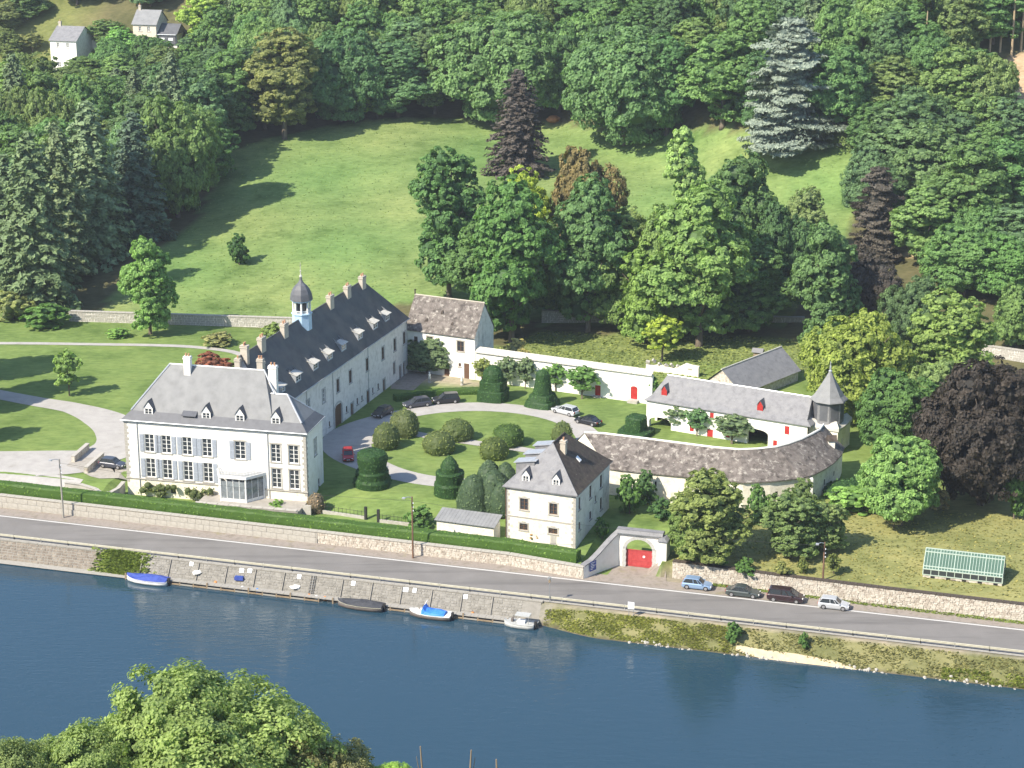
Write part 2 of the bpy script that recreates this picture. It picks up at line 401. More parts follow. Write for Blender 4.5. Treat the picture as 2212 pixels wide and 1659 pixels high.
ribbon('bank_track', surf('sandy_track', [(.44,.36,.24),(.56,.47,.33)], 1.2, .95), [(1590,1400),(1640,1412),(1720,1428),(1800,1445),(1850,1455)], [.7,1.,1.6,1.8,.8], .05)

# ------------------------------------------------------------------ foliage prototypes
rng = np.random.default_rng(7)
def unit(n):
    v = rng.normal(size=(n, 3)); return v/np.linalg.norm(v, axis=1, keepdims=True)
def nrm(v): return v/np.maximum(np.linalg.norm(v, axis=1, keepdims=True), 1e-6)
def card_mesh(name, P, N, Sz, mat, core=None, asp=.62, T=None):
    n = len(P); t_ = unit(n); A = nrm(np.cross(N, t_)); B = np.cross(N, A)
    Sz = np.asarray(Sz).reshape(-1, 1)
    bend_ = N*Sz*.25
    V = np.stack([P-A*Sz, P-B*Sz*asp+bend_, P+A*Sz, P+B*Sz*asp+bend_*.3], 1).reshape(-1, 3)
    Fc = np.arange(4*n).reshape(-1, 4)
    tv = np.repeat(rng.random(n) if T is None else T, 4)
    fl = Fc.tolist(); vl = V.tolist()
    if core:
        off = len(vl); vl += [tuple(v) for v in core.v]; fl += [tuple(i+off for i in f) for f in core.f]
        tv = np.concatenate([tv, np.full(len(core.v), .10)])  # solid core toned dark: shade inside the foliage put into its colour
    me = bpy.data.meshes.new(name); me.from_pydata(vl, [], fl)
    a = me.attributes.new('t', 'FLOAT', 'POINT'); a.data.foreach_set('value', tv.astype('f'))
    me.materials.append(mat); return me
def broad(name, H, Wd, nl, z0=.1, size=.42, dens=1., mat=None, top=1., seed=0, ragged=1.):
    global rng; rng = np.random.default_rng(100+seed)
    cz = H*(z0+(1-z0)*.52); hz = H*(1-z0)/2; rw = Wd/2
    lobes = []; tries = 0
    while len(lobes) < nl and tries < 4000:
        tries += 1
        d = unit(1)[0]; q = rng.random()**.45
        p = np.array([d[0]*rw*.68*q, d[1]*rw*.68*q, cz+d[2]*hz*(.76 if d[2] > 0 else .92)*q])
        k = (p[2]-cz)/hz
        if k > 0: p[:2] *= (1-.35*k*top)
        r = Wd*rng.uniform(.15, .23)*(1-.25*max(0, k))
        if all(np.linalg.norm(p-l[0]) > .62*max(r, l[1]) for l in lobes): lobes.append((p, r))
    P, N, Z, T = [], [], [], []; core = MB()
    C = np.array([l[0] for l in lobes]); RR = np.array([l[1] for l in lobes])
    for i, (c, r) in enumerate(lobes):
        core.sphere(c, r*.58, 7, 5)
        m = int(26*dens*(r/2.6)**2*1.15)+8
        D = unit(m); D[:, 2] = np.abs(D[:, 2])*1.15-.45; D = nrm(D)
        for d in D:
            cp = c+d*r*rng.uniform(.82, 1.06*ragged); rc = rng.uniform(.55, 1.0)*r*.30
            dd = np.linalg.norm(C-cp, axis=1)/RR
            if np.sum(dd < .60) > 0: continue
            k = int(rng.integers(24, 38)*dens); e = nrm(unit(k)+d*.75)
            pp = cp+e*rc*rng.uniform(.45, 1.05, (k, 1))*np.array([1.15, 1.15, .8])
            tone = rng.random()
            P.append(pp); N.append(nrm(e*.5+d*.55+unit(k)*.55+np.array([0, 0, .25]))); Z.append(rng.uniform(.7, 1.25, k)*size)
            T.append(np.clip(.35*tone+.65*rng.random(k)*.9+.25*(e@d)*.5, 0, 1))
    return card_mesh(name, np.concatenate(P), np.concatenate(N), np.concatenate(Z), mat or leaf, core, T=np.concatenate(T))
def conifer(name, H, Wd, seed, droop=.22, tiers=26, pw=.85, size=.42, plate=False, flatn=.6, z0=.06):
    global rng; rng = np.random.default_rng(200+seed)
    P, N, Z, T = [], [], [], []; core = MB()
    rad = lambda h: Wd/2*max(.02, (1-h))**pw*(1. if h > .1 else .8+2*h)
    core.loft([[(rad(h)*.42*math.cos(a*.7854), rad(h)*.42*math.sin(a*.7854), H*h) for a in range(8)] for h in (z0, .15, .4, .7, .93)])
    for i in range(tiers):
        h = z0+(.985-z0)*(i/tiers)**.95; nb = int(5+9*(1-h))
        if plate: nb = max(2, nb//4)
        a0 = rng.random()*7
        for j in range(nb):
            a = a0+2*math.pi*j/nb+rng.normal()*.22; L = rad(h)*rng.uniform(.62, 1.12)*((1+.38*math.sin(2*a+h*11)*math.cos(a-h*7)) if plate else 1)*(rng.choice([.55, .75, .95, 1.1]) if plate else 1)
            k = max(6, int(L*(34 if plate else 9))); t_ = rng.random(k)**.6
            w = L*(.42 if plate else .16)*(1.15-t_)+.12
            zz = H*h-droop*L*t_+.12*L*t_**3+rng.normal(size=k)*(.10 if plate else .16)
            lat = rng.uniform(-1, 1, k)*w*1.5
            ca_, sa_ = math.cos(a), math.sin(a)
            P.append(np.stack([ca_*L*t_-sa_*lat, sa_*L*t_+ca_*lat, zz], 1))
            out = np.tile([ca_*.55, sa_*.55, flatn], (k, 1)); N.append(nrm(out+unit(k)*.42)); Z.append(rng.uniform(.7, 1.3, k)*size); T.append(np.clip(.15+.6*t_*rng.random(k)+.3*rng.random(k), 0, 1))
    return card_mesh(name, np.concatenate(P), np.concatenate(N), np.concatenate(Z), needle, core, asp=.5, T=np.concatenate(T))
def trunk_mesh(H, Wd, r, limbs=6, seed=1, top=.75):
    rr = random.Random(seed); m = MB()
    m.tube([(0,0,-.6),(0,0,.3),(.05*H*.1,0,H*.3),(0,.02*H,H*top)], [r*1.35,r,r*.75,r*.18], 8)
    for i in range(limbs):
        a = rr.random()*6.28; z = H*rr.uniform(.18,.55); L = Wd*rr.uniform(.2,.38)
        m.tube([(0,0,z),(math.cos(a)*L*.5,math.sin(a)*L*.5,z+L*.45),(math.cos(a)*L,math.sin(a)*L,z+L*.95)], [r*.4,r*.25,r*.08], 5)
    return m.mesh('trunk', bark, True)
PROTO = {}; FOL = 3.1
def proto(key, H, Wd, me, tr): PROTO[key] = (H, Wd, me, tr)
proto('oval', 22, 13, broad('crown', 22, 13, 30, .02, .29, 1.25, seed=1), trunk_mesh(22, 13, .42, 6, 1))
proto('round', 18, 16, broad('crown', 18, 16, 30, .02, .29, 1.25, seed=2, top=.5), trunk_mesh(18, 16, .45, 7, 2))
proto('tall', 26, 12, broad('crown', 26, 12, 34, .02, .29, 1.25, seed=3), trunk_mesh(26, 12, .42, 6, 3))
proto('loose', 20, 13, broad('crown', 20, 13, 24, .06, .29, 1.25, seed=4, ragged=1.2), trunk_mesh(20, 13, .35, 8, 4))
proto('wide', 16, 18, broad('crown', 16, 18, 32, .02, .29, 1.25, seed=5, top=.3), trunk_mesh(16, 18, .5, 8, 5))
proto('cone', 18, 9, broad('crown', 18, 9, 26, .02, .29, 1.25, seed=6, top=2.1), trunk_mesh(18, 9, .3, 4, 6))
proto('bush', 4, 5, broad('crown', 4, 5, 14, .02, .17, 1.2, seed=8, top=.3), trunk_mesh(4, 5, .1, 4, 8))
proto('small', 7, 5, broad('crown', 7, 5, 16, .22, .20, 1.1, seed=9), trunk_mesh(7, 5, .13, 5, 9))
proto('spruce', 26, 10, conifer('crown', 26, 10, 1, size=.40, pw=.52, tiers=40), trunk_mesh(26, 10, .35, 0, 1, .95))
proto('spruce2', 28, 12, conifer('crown', 28, 12, 2, droop=.5, tiers=38, size=.42, pw=.46), trunk_mesh(28, 12, .38, 0, 2, .95))
proto('cedar', 28, 17, conifer('crown', 28, 17, 3, droop=.30, tiers=100, pw=.26, size=.42, plate=True, flatn=.45), trunk_mesh(28, 17, .5, 0, 3, .95))
proto('near', 20, 19, broad('crown', 20, 19, 52, .06, .155, 2.6, seed=12, top=.7, ragged=1.12), trunk_mesh(20, 19, .45, 9, 12))
def tree(kind, loc, H, Wd, col, label, group=None, name='broadleaf_tree', rz=None, cat='tree', depth=1.):
    H0, W0, me, tr = PROTO[kind]
    rz = random.random()*6.28 if rz is None else rz
    e = empty(name, loc, rz, label, cat, group, sc=(Wd/W0, Wd/W0*depth, H/H0))
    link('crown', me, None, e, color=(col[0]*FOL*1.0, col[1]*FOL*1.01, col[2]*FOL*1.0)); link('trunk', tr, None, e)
    return e
def ptree(kind, u, vb, vt, wpx, col, label, group=None, name='broadleaf_tree', **k):
    p = ground(u, vb); d = proj(*p)[2]; lo, hi = .5, 60.
    for _ in range(30):
        m_ = (lo+hi)/2
        if proj(p.x, p.y, p.z+m_)[1] > vt: lo = m_
        else: hi = m_
    return tree(kind, p, lo*1.02, wpx*d/F*1.06, col, label, group, name, **k)
def leafy(name, mb, col, parent=None, size=.13, dens=14., push=.05, mat=None, jit=.5, seed=0, shrink=True):
    """a clipped shape: its solid plus small leaves all over its skin, one mesh"""
    global rng; rng = np.random.default_rng(300+seed)
    V = np.array(mb.v, float); tri = []
    for f in mb.f:
        for k in range(1, len(f)-1): tri.append((f[0], f[k], f[k+1]))
    tri = np.array(tri); a, b_, c_ = V[tri[:,0]], V[tri[:,1]], V[tri[:,2]]
    cr = np.cross(b_-a, c_-a); ar = np.linalg.norm(cr, axis=1)/2; nn = nrm(cr)
    n = int(ar.sum()*dens); ix = rng.choice(len(tri), n, p=ar/ar.sum())
    r1 = np.sqrt(rng.random((n,1))); r2 = rng.random((n,1))
    P = a[ix]*(1-r1)+b_[ix]*r1*(1-r2)+c_[ix]*r1*r2+nn[ix]*rng.normal(.3, .8, (n,1))*push
    me = card_mesh(name, P, nrm(nn[ix]+unit(n)*jit), rng.uniform(.6,1.3,n)*size, mat or leaf, mb, T=np.clip(rng.normal(.45,.25,n),0,1))
    return link(name, me, None, parent, color=(col[0]*2.4, col[1]*2.6, col[2]*2.5))
# ------------------------------------------------------------------ building kit
def settle(e, zb):
    e.location.z = zb
    for ch in e.children: ch.location.z -= zb
    return e
def fr_T(y0): return lambda x, d, z: (x, y0-d, z)
def bk_T(y1): return lambda x, d, z: (x, y1+d, z)
def rt_T(x1): return lambda y, d, z: (x1+d, y, z)
def lf_T(x0): return lambda y, d, z: (x0-d, y, z)
def wall(mb, T, a0, a1, z0, z1, holes=(), dep=.22):
    xs = sorted({a0, a1, *[h[0] for h in holes], *[h[1] for h in holes]}); zs = sorted({z0, z1, *[h[2] for h in holes], *[h[3] for h in holes]})
    for x, X in zip(xs[:-1], xs[1:]):
        for z, Z in zip(zs[:-1], zs[1:]):
            cx, cz = (x+X)/2, (z+Z)/2
            if any(h[0] < cx < h[1] and h[2] < cz < h[3] for h in holes): continue
            mb.poly(T(x,0,z), T(X,0,z), T(X,0,Z), T(x,0,Z))
    for h in holes:
        x, X, z, Z = h[:4]
        for p, q in (((x,z),(X,z)),((X,z),(X,Z)),((X,Z),(x,Z)),((x,Z),(x,z))):
            mb.poly(T(p[0],0,p[1]), T(q[0],0,q[1]), T(q[0],-dep,q[1]), T(p[0],-dep,p[1]))
def ext(T, a0, a1, d0, d1, z0, z1):
    p, q = T(a0,d0,z0), T(a1,d1,z1)
    return [v for i in range(3) for v in sorted((p[i], q[i]))]
def tbox(mb, T, a0, a1, d0, d1, z0, z1): mb.box(*ext(T, a0, a1, d0, d1, z0, z1))
def tobj(name, mat, par, T, a0, a1, d0, d1, z0, z1): return boxobj(name, mat, par, *ext(T, a0, a1, d0, d1, z0, z1))
def window(par, T, x, X, z, Z, nx=2, nz=4, frame=None, sur=None, shut=None, sides='lr', sill=True, back=-.16, fw=.09, mw=.05, panes=True, arch=False, swid=.72):
    frame = frame or white_p; m = MB()
    for a in ((x,x+fw),(X-fw,X)): tbox(m, T, *a, back, back+.07, z, Z)
    for b_ in ((z,z+fw),(Z-fw,Z)): tbox(m, T, x+fw, X-fw, back, back+.069, *b_)
    iw = (X-x-2*fw)/nx; ih = (Z-z-2*fw)/nz
    for i in range(1, nx): tbox(m, T, x+fw+i*iw-mw/2-(.03 if i == nx/2 else 0), x+fw+i*iw+mw/2+(.03 if i == nx/2 else 0), back, back+.065, z+fw, Z-fw)
    for k in range(1, nz): tbox(m, T, x+fw, X-fw, back, back+.05, z+fw+k*ih-mw/2, z+fw+k*ih+mw/2)
    w = m.build('window', frame, par)
    if panes:
        for i in range(nx):
            for k in range(nz): tobj('pane', glass_m, w, T, x+fw+i*iw, x+fw+(i+1)*iw, back-.03, back+.012, z+fw+k*ih, z+fw+(k+1)*ih)
    else: tobj('pane', glass_m, w, T, x+.02, X-.02, back-.03, back+.012, z+.02, Z-.02)
    if sur:
        m = MB(); g = .17
        tbox(m, T, x-g, x-.003, -.05, .035, z, Z); tbox(m, T, X+.003, X+g, -.05, .035, z, Z)
        tbox(m, T, x-g-.05, X+g+.05, -.05, .045, Z+.003, Z+.22)
        if arch: tbox(m, T, x+.25*(X-x), X-.25*(X-x), -.05, .05, Z+.22, Z+.34)
        m.build('surround', sur, w)
    if sill: tobj('sill', sur or limestone, w, T, x-.2, X+.2, -.05, .10, z-.16, z-.004)
    if shut:
        for sdn in sides:
            a0, a1 = (x-.1-swid, x-.1) if sdn == 'l' else (X+.1, X+.1+swid)
            m = MB(); tbox(m, T, a0, a1, .04, .075, z, Z)
            for k in (0, 1):
                h0 = z+.1+k*(Z-z-.05)/2; h1 = h0+(Z-z-.35)/2
                for q in range(8): tbox(m, T, a0+.08, a1-.08, .075, .10, h0+q*(h1-h0)/8, h0+(q+.6)*(h1-h0)/8)
            m.build('shutter', shut, par)
    return w
def hole(x, X, z, Z): return (x, X, z, Z)
def hip(mb, x0, x1, y0, y1, ze, xa, xb, yr, zr, flare=0., zf=0.):
    """hipped (or gabled where xa==x0) roof; returns nothing. flare: inset of a flatter bottom course up to height zf"""
    E = [(x0,y0,ze),(x1,y0,ze),(x1,y1,ze),(x0,y1,ze)]
    if flare:
        Fp = [(x0+flare,y0+flare,zf),(x1-flare,y0+flare,zf),(x1-flare,y1-flare,zf),(x0+flare,y1-flare,zf)]
    else: Fp = E
    A, B = (xa,yr,zr), (xb,yr,zr)
    mb.poly(Fp[0], Fp[1], B, A); mb.poly(Fp[2], Fp[3], A, B); mb.poly(Fp[1], Fp[2], B); mb.poly(Fp[3], Fp[0], A)
    return E, Fp
def flare_course(mb, E, Fp, drop=.16):
    for i in range(4): mb.poly(E[i], E[(i+1)%4], Fp[(i+1)%4], Fp[i])
    L = [(p[0], p[1], p[2]-drop) for p in E]
    for i in range(4): mb.poly(L[i], L[(i+1)%4], E[(i+1)%4], E[i])
    mb.poly(*L[::-1])
def eave_box(mb, E, drop=.14):
    L = [(p[0], p[1], p[2]-drop) for p in E]
    for i in range(4): mb.poly(L[i], L[(i+1)%4], E[(i+1)%4], E[i])
    mb.poly(*L[::-1])
def chimney(par, x, y, z0, z1, wx=1.1, wy=.8, mat=None, pots=2, name='chimney'):
    m = MB().box(x-wx/2, x+wx/2, y-wy/2, y+wy/2, z0, z1); m.box(x-wx/2-.08, x+wx/2+.08, y-wy/2-.08, y+wy/2+.08, z1-.28, z1-.12)
    m.box(x-wx/2-.05, x+wx/2+.05, y-wy/2-.05, y+wy/2+.05, z1+.003, z1+.1)
    c_ = m.build(name, mat or chim, par)
    for i in range(pots):
        MB().lathe([(.14,z1+.1),(.12,z1+.5),(.15,z1+.55)], 8, (x+(i-(pots-1)/2)*wx/max(2,pots+.3), y)).build('chimney_pot', brick_or, c_)
    return c_
def dormer(par, T, x, w, z0, z1, zp, d0, d1, cheek, roofm, win=(2,3), frame=None, face=None, shutter=None, pediment=True):
    """gabled dormer; T maps (x, outward d, z). d0 front plane (outward), d1 how far it runs back"""
    m = MB(); a, b_ = x-w/2, x+w/2
    P = lambda xx, d, z: T(xx, d, z)
    for xx in (a, b_): m.poly(P(xx,d0,z0), P(xx,d1,z0), P(xx,d1,z1), P(xx,d0,z1))
    dm = m.build('dormer', cheek, par)
    m = MB(); g = .13
    wall(m, lambda xx,d,z: P(xx,d0+d,z), a, b_, z0, z1, [(a+g, b_-g, z0+.12, z1-.06)], .1)
    m.poly(P(a,d0,z1), P(b_,d0,z1), P(x,d0,zp-.05)); m.build('dormer_front', face or white_p, dm)
    if shutter: tobj('dormer_hatch', shutter, dm, lambda xx,d,z: P(xx,d0+d,z), a+g, b_-g, -.06, -.02, z0+.12, z1-.06)
    else: window(dm, lambda xx,d,z: P(xx,d0+d,z), a+g, b_-g, z0+.12, z1-.06, win[0], win[1], frame, sill=False, back=-.09, fw=.06, mw=.04, panes=False)
    m = MB(); o = .12; zr = zp+.02; ze = z1-.03
    for sg, e in ((-1, a-o), (1, b_+o)):
        m.poly(P(e,d0+.12,ze), P(x,d0+.12,zr), P(x,d1-.9,zr), P(e,d1+.2,ze))
        m.poly(P(e,d0+.12,ze-.07), P(x,d0+.12,zr-.07), P(x,d0+.12,zr), P(e,d0+.12,ze))
    m.build('dormer_roof', roofm, dm)
    return dm
def downpipe(par, T, x, z0, z1, mat=None):
    p = [T(x,.09,z0), T(x,.09,z1)]; return MB().tube(p, .055, 6).build('downpipe', mat or zinc, par)

# ------------------------------------------------------------------ manor house
A = R(-13.1)
MN = empty('manor_house', (-56.51, 279.19, 0), A, 'long white manor house with pale slate hipped roof, shutters and glazed porch by the road', 'house')
T = fr_T(.3); x0, x1, xm, ze = .3, 27.9, 22.3, 12.5
wins = [(3.35,4.8),(5.95,7.4),(9.15,10.6),(12.2,13.65),(17.2,18.75),(22.65,24.05),(25.3,26.75)]
UP = (7.85,10.55); LO = (3.95,6.85)
holes = [(*w, *UP) for w in wins]+[(*w, *LO) for i, w in enumerate(wins) if i != 4]
holes += [(4.2,5.0,1.7,2.4),(7.0,7.8,1.7,2.4),(10.2,11.0,1.7,2.4)]
m = MB()
wall(m, T, x0, x1, 3.55, ze, [h for h in holes if h[3] > 3.6 and h[2] > 3.6]); wall(m, rt_T(x1), .3, 7.75, .8, ze, [(3.9,4.9,7.85,10.3),(5.2,6.1,1.9,3.9)])
wall(m, lf_T(x0), .3, 10.4, .8, ze); wall(m, bk_T(7.75), xm, x1, .8, ze); wall(m, bk_T(10.4), x0, xm, .8, ze); wall(m, rt_T(xm), 7.75, 10.4, .8, ze)
m.build('wall', plaster, MN)
m = MB(); wall(m, T, x0, x1, .2, 3.55, [h for h in holes if h[3] < 3.6]); m.build('basement_wall', cream, MN)
for i, w in enumerate(wins):
    sh = shutter_m if i < 5 else None
    sd_ = 'lr'
    window(MN, T, *w, *UP, 2, 4, sur=limestone if i > 3 else None, shut=sh, sides=sd_, swid=.66 if i in (0,1,2,3) else .72)
    if i != 4: window(MN, T, *w, *LO, 2, 4, sur=limestone if i > 4 else None, shut=shutter_m if i < 4 else None, sides=sd_, swid=.66)
window(MN, rt_T(x1), 3.9, 4.9, 7.85, 10.3, 2, 3, sur=limestone); window(MN, rt_T(x1), 5.2, 6.1, 1.9, 3.9, 1, 2)
for a in (4.2, 7.0, 10.2):
    window(MN, T, a, a+.8, 1.7, 2.4, 2, 1, blackm, sill=False, panes=False)
# floor inside so nothing shines through, dark room behind panes
MB().box(x0+.4, xm-.3, .75, 10.1, 1., 12.2).build('interior', dark, MN); MB().box(xm+.1, x1-.4, .75, 7.4, 1., 12.2).build('interior', dark, MN)
for k in range(22):     # quoins at both ends of the front
    z = 3.0+k*.43; w_ = .62 if k % 2 else .38
    tobj('quoin', limestone, MN, T, x1-w_, x1+.03, -.05, .035, z, z+.39)
    tobj('quoin', limestone, MN, T, x0-.03, x0+w_, -.05, .035, z, z+.39)
    tobj('quoin', limestone, MN, rt_T(x1), .34, .34+(.38 if k % 2 else .62), -.05, .034, z, z+.39)
for sg, a in (('c', 12.2), ('b', 3.55)):
    MB().box(x0-.12, x1+.12, .17, .34, a, a+.16).build('cornice' if sg == 'c' else 'string_course', plaster if sg == 'c' else limestone, MN)
m = MB(); E_, F_ = hip(m, 0, xm+1.6, 0, 10.7, 12.62, 5.75, 20.2, 5.4, 19.8, 1.15, 13.75); rf = m.build('roof', slate_lt, MN)
m = MB(); flare_course(m, E_, F_); m.build('roof_flare', slate_fl, rf)
m = MB(); hip(m, 21., 28.2, 0.01, 8.05, 12.63, 20.5, 24.1, 4.0, 16.85, 1.1, 13.7)
rf2 = m.build('extension_roof', slate_lt, MN)
m = MB(); E_ = [(21.2,.01,12.64),(28.2,.01,12.64),(28.2,8.05,12.64),(21.2,8.05,12.64)]
F_ = [(21.,1.11,13.7),(27.1,1.11,13.7),(27.1,6.95,13.7),(21.,6.95,13.7)]
flare_course(m, E_, F_); m.build('roof_flare', slate_fl, rf2)
def ridge_caps(par, pts, mat=None, r=.13):
    for p, q in zip(pts[:-1], pts[1:]): MB().tube([p, q], r, 6).build('ridge', mat or zinc, par)
ridge_caps(rf, [(5.75,5.4,19.82),(20.2,5.4,19.82)], white_p, .12); ridge_caps(rf, [(1.15,1.15,13.78),(5.75,5.4,19.82)]); ridge_caps(rf2, [(21.6,4,16.87),(24.1,4,16.87),(27.1,1.11,13.72)]); ridge_caps(rf2, [(24.1,4,16.87),(27.1,6.95,13.72)])
ridge_caps(rf, [(20.2,5.4,19.82),(22.2,3.9,16.9)])
m = MB(); m.tube([(-.06,-.08,12.55),(28.26,-.08,12.55),(28.26,8.1,12.55)], .09, 6); m.build('gutter', zinc, MN)
for cx in (3.95, 12.8, 17.9, 23.3): dormer(MN, T, cx, 1.36, 12.95, 14.35, 15.45, -.55, -3.4, slate_fl, slate_fl, (2,3), white_p)
# broad dark shed dormer between the first two
m = MB(); m.poly((9.3,.85,13.),(9.3,3.4,13.),(9.3,3.4,14.9),(9.3,.85,13.75)); m.poly((11.1,.85,13.),(11.1,3.4,13.),(11.1,3.4,14.9),(11.1,.85,13.75)); m.poly((9.3,.85,13.),(11.1,.85,13.),(11.1,.85,13.75),(9.3,.85,13.75))
sdm = m.build('shed_dormer', slate_fl, MN); MB().hexa([(9.1,.55,13.62),(11.3,.55,13.62),(11.3,3.9,15.35),(9.1,3.9,15.35),(9.1,.55,13.72),(11.3,.55,13.72),(11.3,3.9,15.45),(9.1,3.9,15.45)]).build('dormer_roof', slate_fl, sdm)
for a in (9.5, 10.3): MB().box(a, a+.55, .78, .84, 13.1, 13.6).build('pane', glass_m, sdm)
chimney(MN, 8.7, 4.9, 17.5, 21.2, 1.0, .8, plaster, 2); chimney(MN, 21.6, 5.2, 15.5, 20.6, 1.15, .9, plaster, 2)
chimney(MN, 18.2, 9.3, 14.5, 20.2, .9, .8, chim, 2); chimney(MN, 14.6, 9.6, 14.5, 19.9, .8, .8, chim, 1)
for (yy, zz, xx) in ((3.2,14.6,26.35),(4.6,14.3,26.6)):
    MB().hexa([(xx,yy,zz-.33),(xx+.55,yy,zz-.9),(xx+.55,yy+.5,zz-.9),(xx,yy+.5,zz-.33),(xx+.06,yy,zz-.23),(xx+.61,yy,zz-.8),(xx+.61,yy+.5,zz-.8),(xx+.06,yy+.5,zz-.23)]).build('skylight', zinc, MN)
downpipe(MN, T, 2.3, .9, 12.4); downpipe(MN, T, 22.2, 2.2, 12.4)
porch_glass = flat('bright_inside_glass', (.20,.225,.245), .12, .8, var=.35, scale=2.)  # lighter glass colour stands in for the bright interior behind the panes
# glazed canted porch
PZ0, PZ1 = 2.2, 5.75
base = [(14.6,.3),(15.7,-2.1),(19.5,-2.1),(21.4,.3)]
PO = MB(); PO.loft([[(x,y,PZ1) for x,y in ((14.3,.28),(15.5,-2.4),(19.7,-2.4),(21.8,.28))], [(x,y,PZ1+.42) for x,y in ((14.3,.28),(15.5,-2.4),(19.7,-2.4),(21.8,.28))]]); po = PO.build('porch', white_p, MN)
MB().loft([[(x,y,PZ1+.425) for x,y in ((14.4,.28),(15.6,-2.3),(19.6,-2.3),(21.7,.28))], [(x,y,PZ1+.5) for x,y in ((14.9,.28),(16.0,-1.9),(19.2,-1.9),(21.2,.28))]]).build('porch_roof', zinc, po)
for (p, q), nb in (((base[0], base[1]), 2), ((base[1], base[2]), 4), ((base[2], base[3]), 3)):
    for i in range(nb+1):
        x, y = p[0]+(q[0]-p[0])*i/nb, p[1]+(q[1]-p[1])*i/nb; r = .13 if i in (0, nb) else .055
        if (i == 0 and p != base[0]): continue
        MB().lathe([(r*1.2,PZ0),(r,PZ0+.2),(r,PZ1-.2),(r*1.2,PZ1)], 8, (x, min(y,.2))).build('porch_column', white_p, po)
    for i in range(nb):
        a = (p[0]+(q[0]-p[0])*(i+.06)/nb, p[1]+(q[1]-p[1])*(i+.06)/nb); b_ = (p[0]+(q[0]-p[0])*(i+.94)/nb, p[1]+(q[1]-p[1])*(i+.94)/nb)
        MB().loft([[(a[0],a[1],z),(b_[0],b_[1],z),(b_[0],b_[1]+.03,z),(a[0],a[1]+.03,z)] for z in (PZ0+.45,PZ1-.5)]).build('pane', porch_glass, po)
        MB().loft([[(a[0],a[1]-.02,z),(b_[0],b_[1]-.02,z),(b_[0],b_[1]+.05,z),(a[0],a[1]+.05,z)] for z in (PZ0,PZ0+.45)]).build('porch_panel', white_p, po)
m = MB()
for z in (PZ1+.95, PZ1+.62):
    m.tube([(14.5,.1,z),(15.7,-2.15,z),(19.5,-2.15,z),(21.5,.1,z)], .03, 5)
for (p, q), nb in (((base[0], base[1]), 5), ((base[1], base[2]), 8), ((base[2], base[3]), 6)):
    for i in range(nb): m.tube([(p[0]+(q[0]-p[0])*i/nb, min(.1,p[1]+(q[1]-p[1])*i/nb), PZ1+.4), (p[0]+(q[0]-p[0])*i/nb, min(.1,p[1]+(q[1]-p[1])*i/nb), PZ1+.97)], .02, 4)
m.build('porch_railing', lead, po)
window(MN, fr_T(.29), 16.9, 18.4, 2.3, 5.2, 2, 3, sill=False, back=-.1)
# paved front terrace with steps (part of the house)
m = MB().box(12.6, 27.9, -4.3, .28, .2, 2.2); m.box(12.5, 28.0, -4.45, -3.95, 2.203, 2.42); tr_ = m.build('terrace', terrace_m, MN)
for k in range(4): MB().box(20.2, 22.6, -4.7-.34*k, -4.32-.34*k, .8, 2.05-.3*k).build('step', limestone, tr_)
for k in range(9): MB().box(12.6+k*1.7, 12.6+k*1.7+1.62, -4.5, -3.9, 2.43, 2.56).build('coping_stone', limestone, tr_)
m = MB().box(27.95, 29.2, -2.2, -1.9, 1.2, 2.6); m.build('parapet', limestone, tr_)
settle(MN, 1.6)

# ------------------------------------------------------------------ long wing with lantern
A = R(71.3)
WG = empty('long_wing', (-28.01, 304.99, 0), A, 'long grey wing with steep dark slate roof, ridge chimneys and domed lantern', 'building')
XA, XB, WD = -22., 31.4, 10.
T = fr_T(0.); ze = 12.2
up = [-10.2,-4.35,1.2,6.2,13.2,20.0,25.3,29.6]
lowd = [(6.5,7.6,2.3,4.5),(13.2,14.3,2.3,4.6),(20.2,21.2,2.3,4.5),(24.9,25.7,4.0,6.1),(27.6,28.4,2.4,4.7),(29.4,30.2,2.4,4.8)]
loww = [(4.6,5.2,3.6,4.7),(9.0,9.6,3.6,4.7),(11.0,11.5,3.7,4.5),(15.6,16.1,3.5,4.5),(17.9,18.5,3.5,4.5),(-2.2,-1.7,3.4,4.3),(-6.,-5.2,2.4,4.6)]
hs = [(x-.05,x+1.0,8.0,10.15) for x in up]+lowd+loww+[(.15,2.9,2.2,6.0)]
m = MB(); wall(m, T, XA, XB, .9, ze, hs); wall(m, bk_T(WD), XA, XB, .9, ze, [(x,x+1.1,7.9,10.1) for x in (-18,-12,-6,0,6,12,18,24)]); wall(m, rt_T(XB), 0, WD, .9, ze)
wall(m, lf_T(XA), 0, WD, .9, ze); m.poly((XA,0,ze),(XA,WD,ze),(XA,5,20.1)); m.build('wall', greywall, WG)
MB().box(XA+.4, XB-.4, .4, WD-.4, 1., 12.1).build('interior', dark, WG)
for x in up: window(WG, T, x-.05, x+1.0, 8., 10.15, 2, 3, white_p if x < 0 else brown_wood, bluestone, panes=False)
for x in (-18,-12,-6,0,6,12,18,24): window(WG, bk_T(WD), x, x+1.1, 7.9, 10.1, 2, 3, white_p, panes=False)
for x, X, z, Z in loww: window(WG, T, x, X, z, Z, 1, 2, brown_wood, None, panes=False)
for x, X, z, Z in lowd:
    d_ = tobj('door', brown_wood, WG, T, x+.03, X-.03, -.18, -.12, z+.02, Z-.03); m = MB(); tbox(m, T, x-.16, x-.003, -.05, .035, z, Z); tbox(m, T, X+.003, X+.16, -.05, .035, z, Z); tbox(m, T, x-.2, X+.2, -.05, .045, Z+.003, Z+.25); m.build('door_surround', bluestone, WG)
dd = tobj('portal_door', brown_wood, WG, T, .2, 2.85, -.2, -.12, 2.2, 5.98)
for i in range(7): tobj('plank', brown_wood, WG, T, .24+i*.372, .24+i*.372+.35, -.115, -.09, 2.25, 5.9)
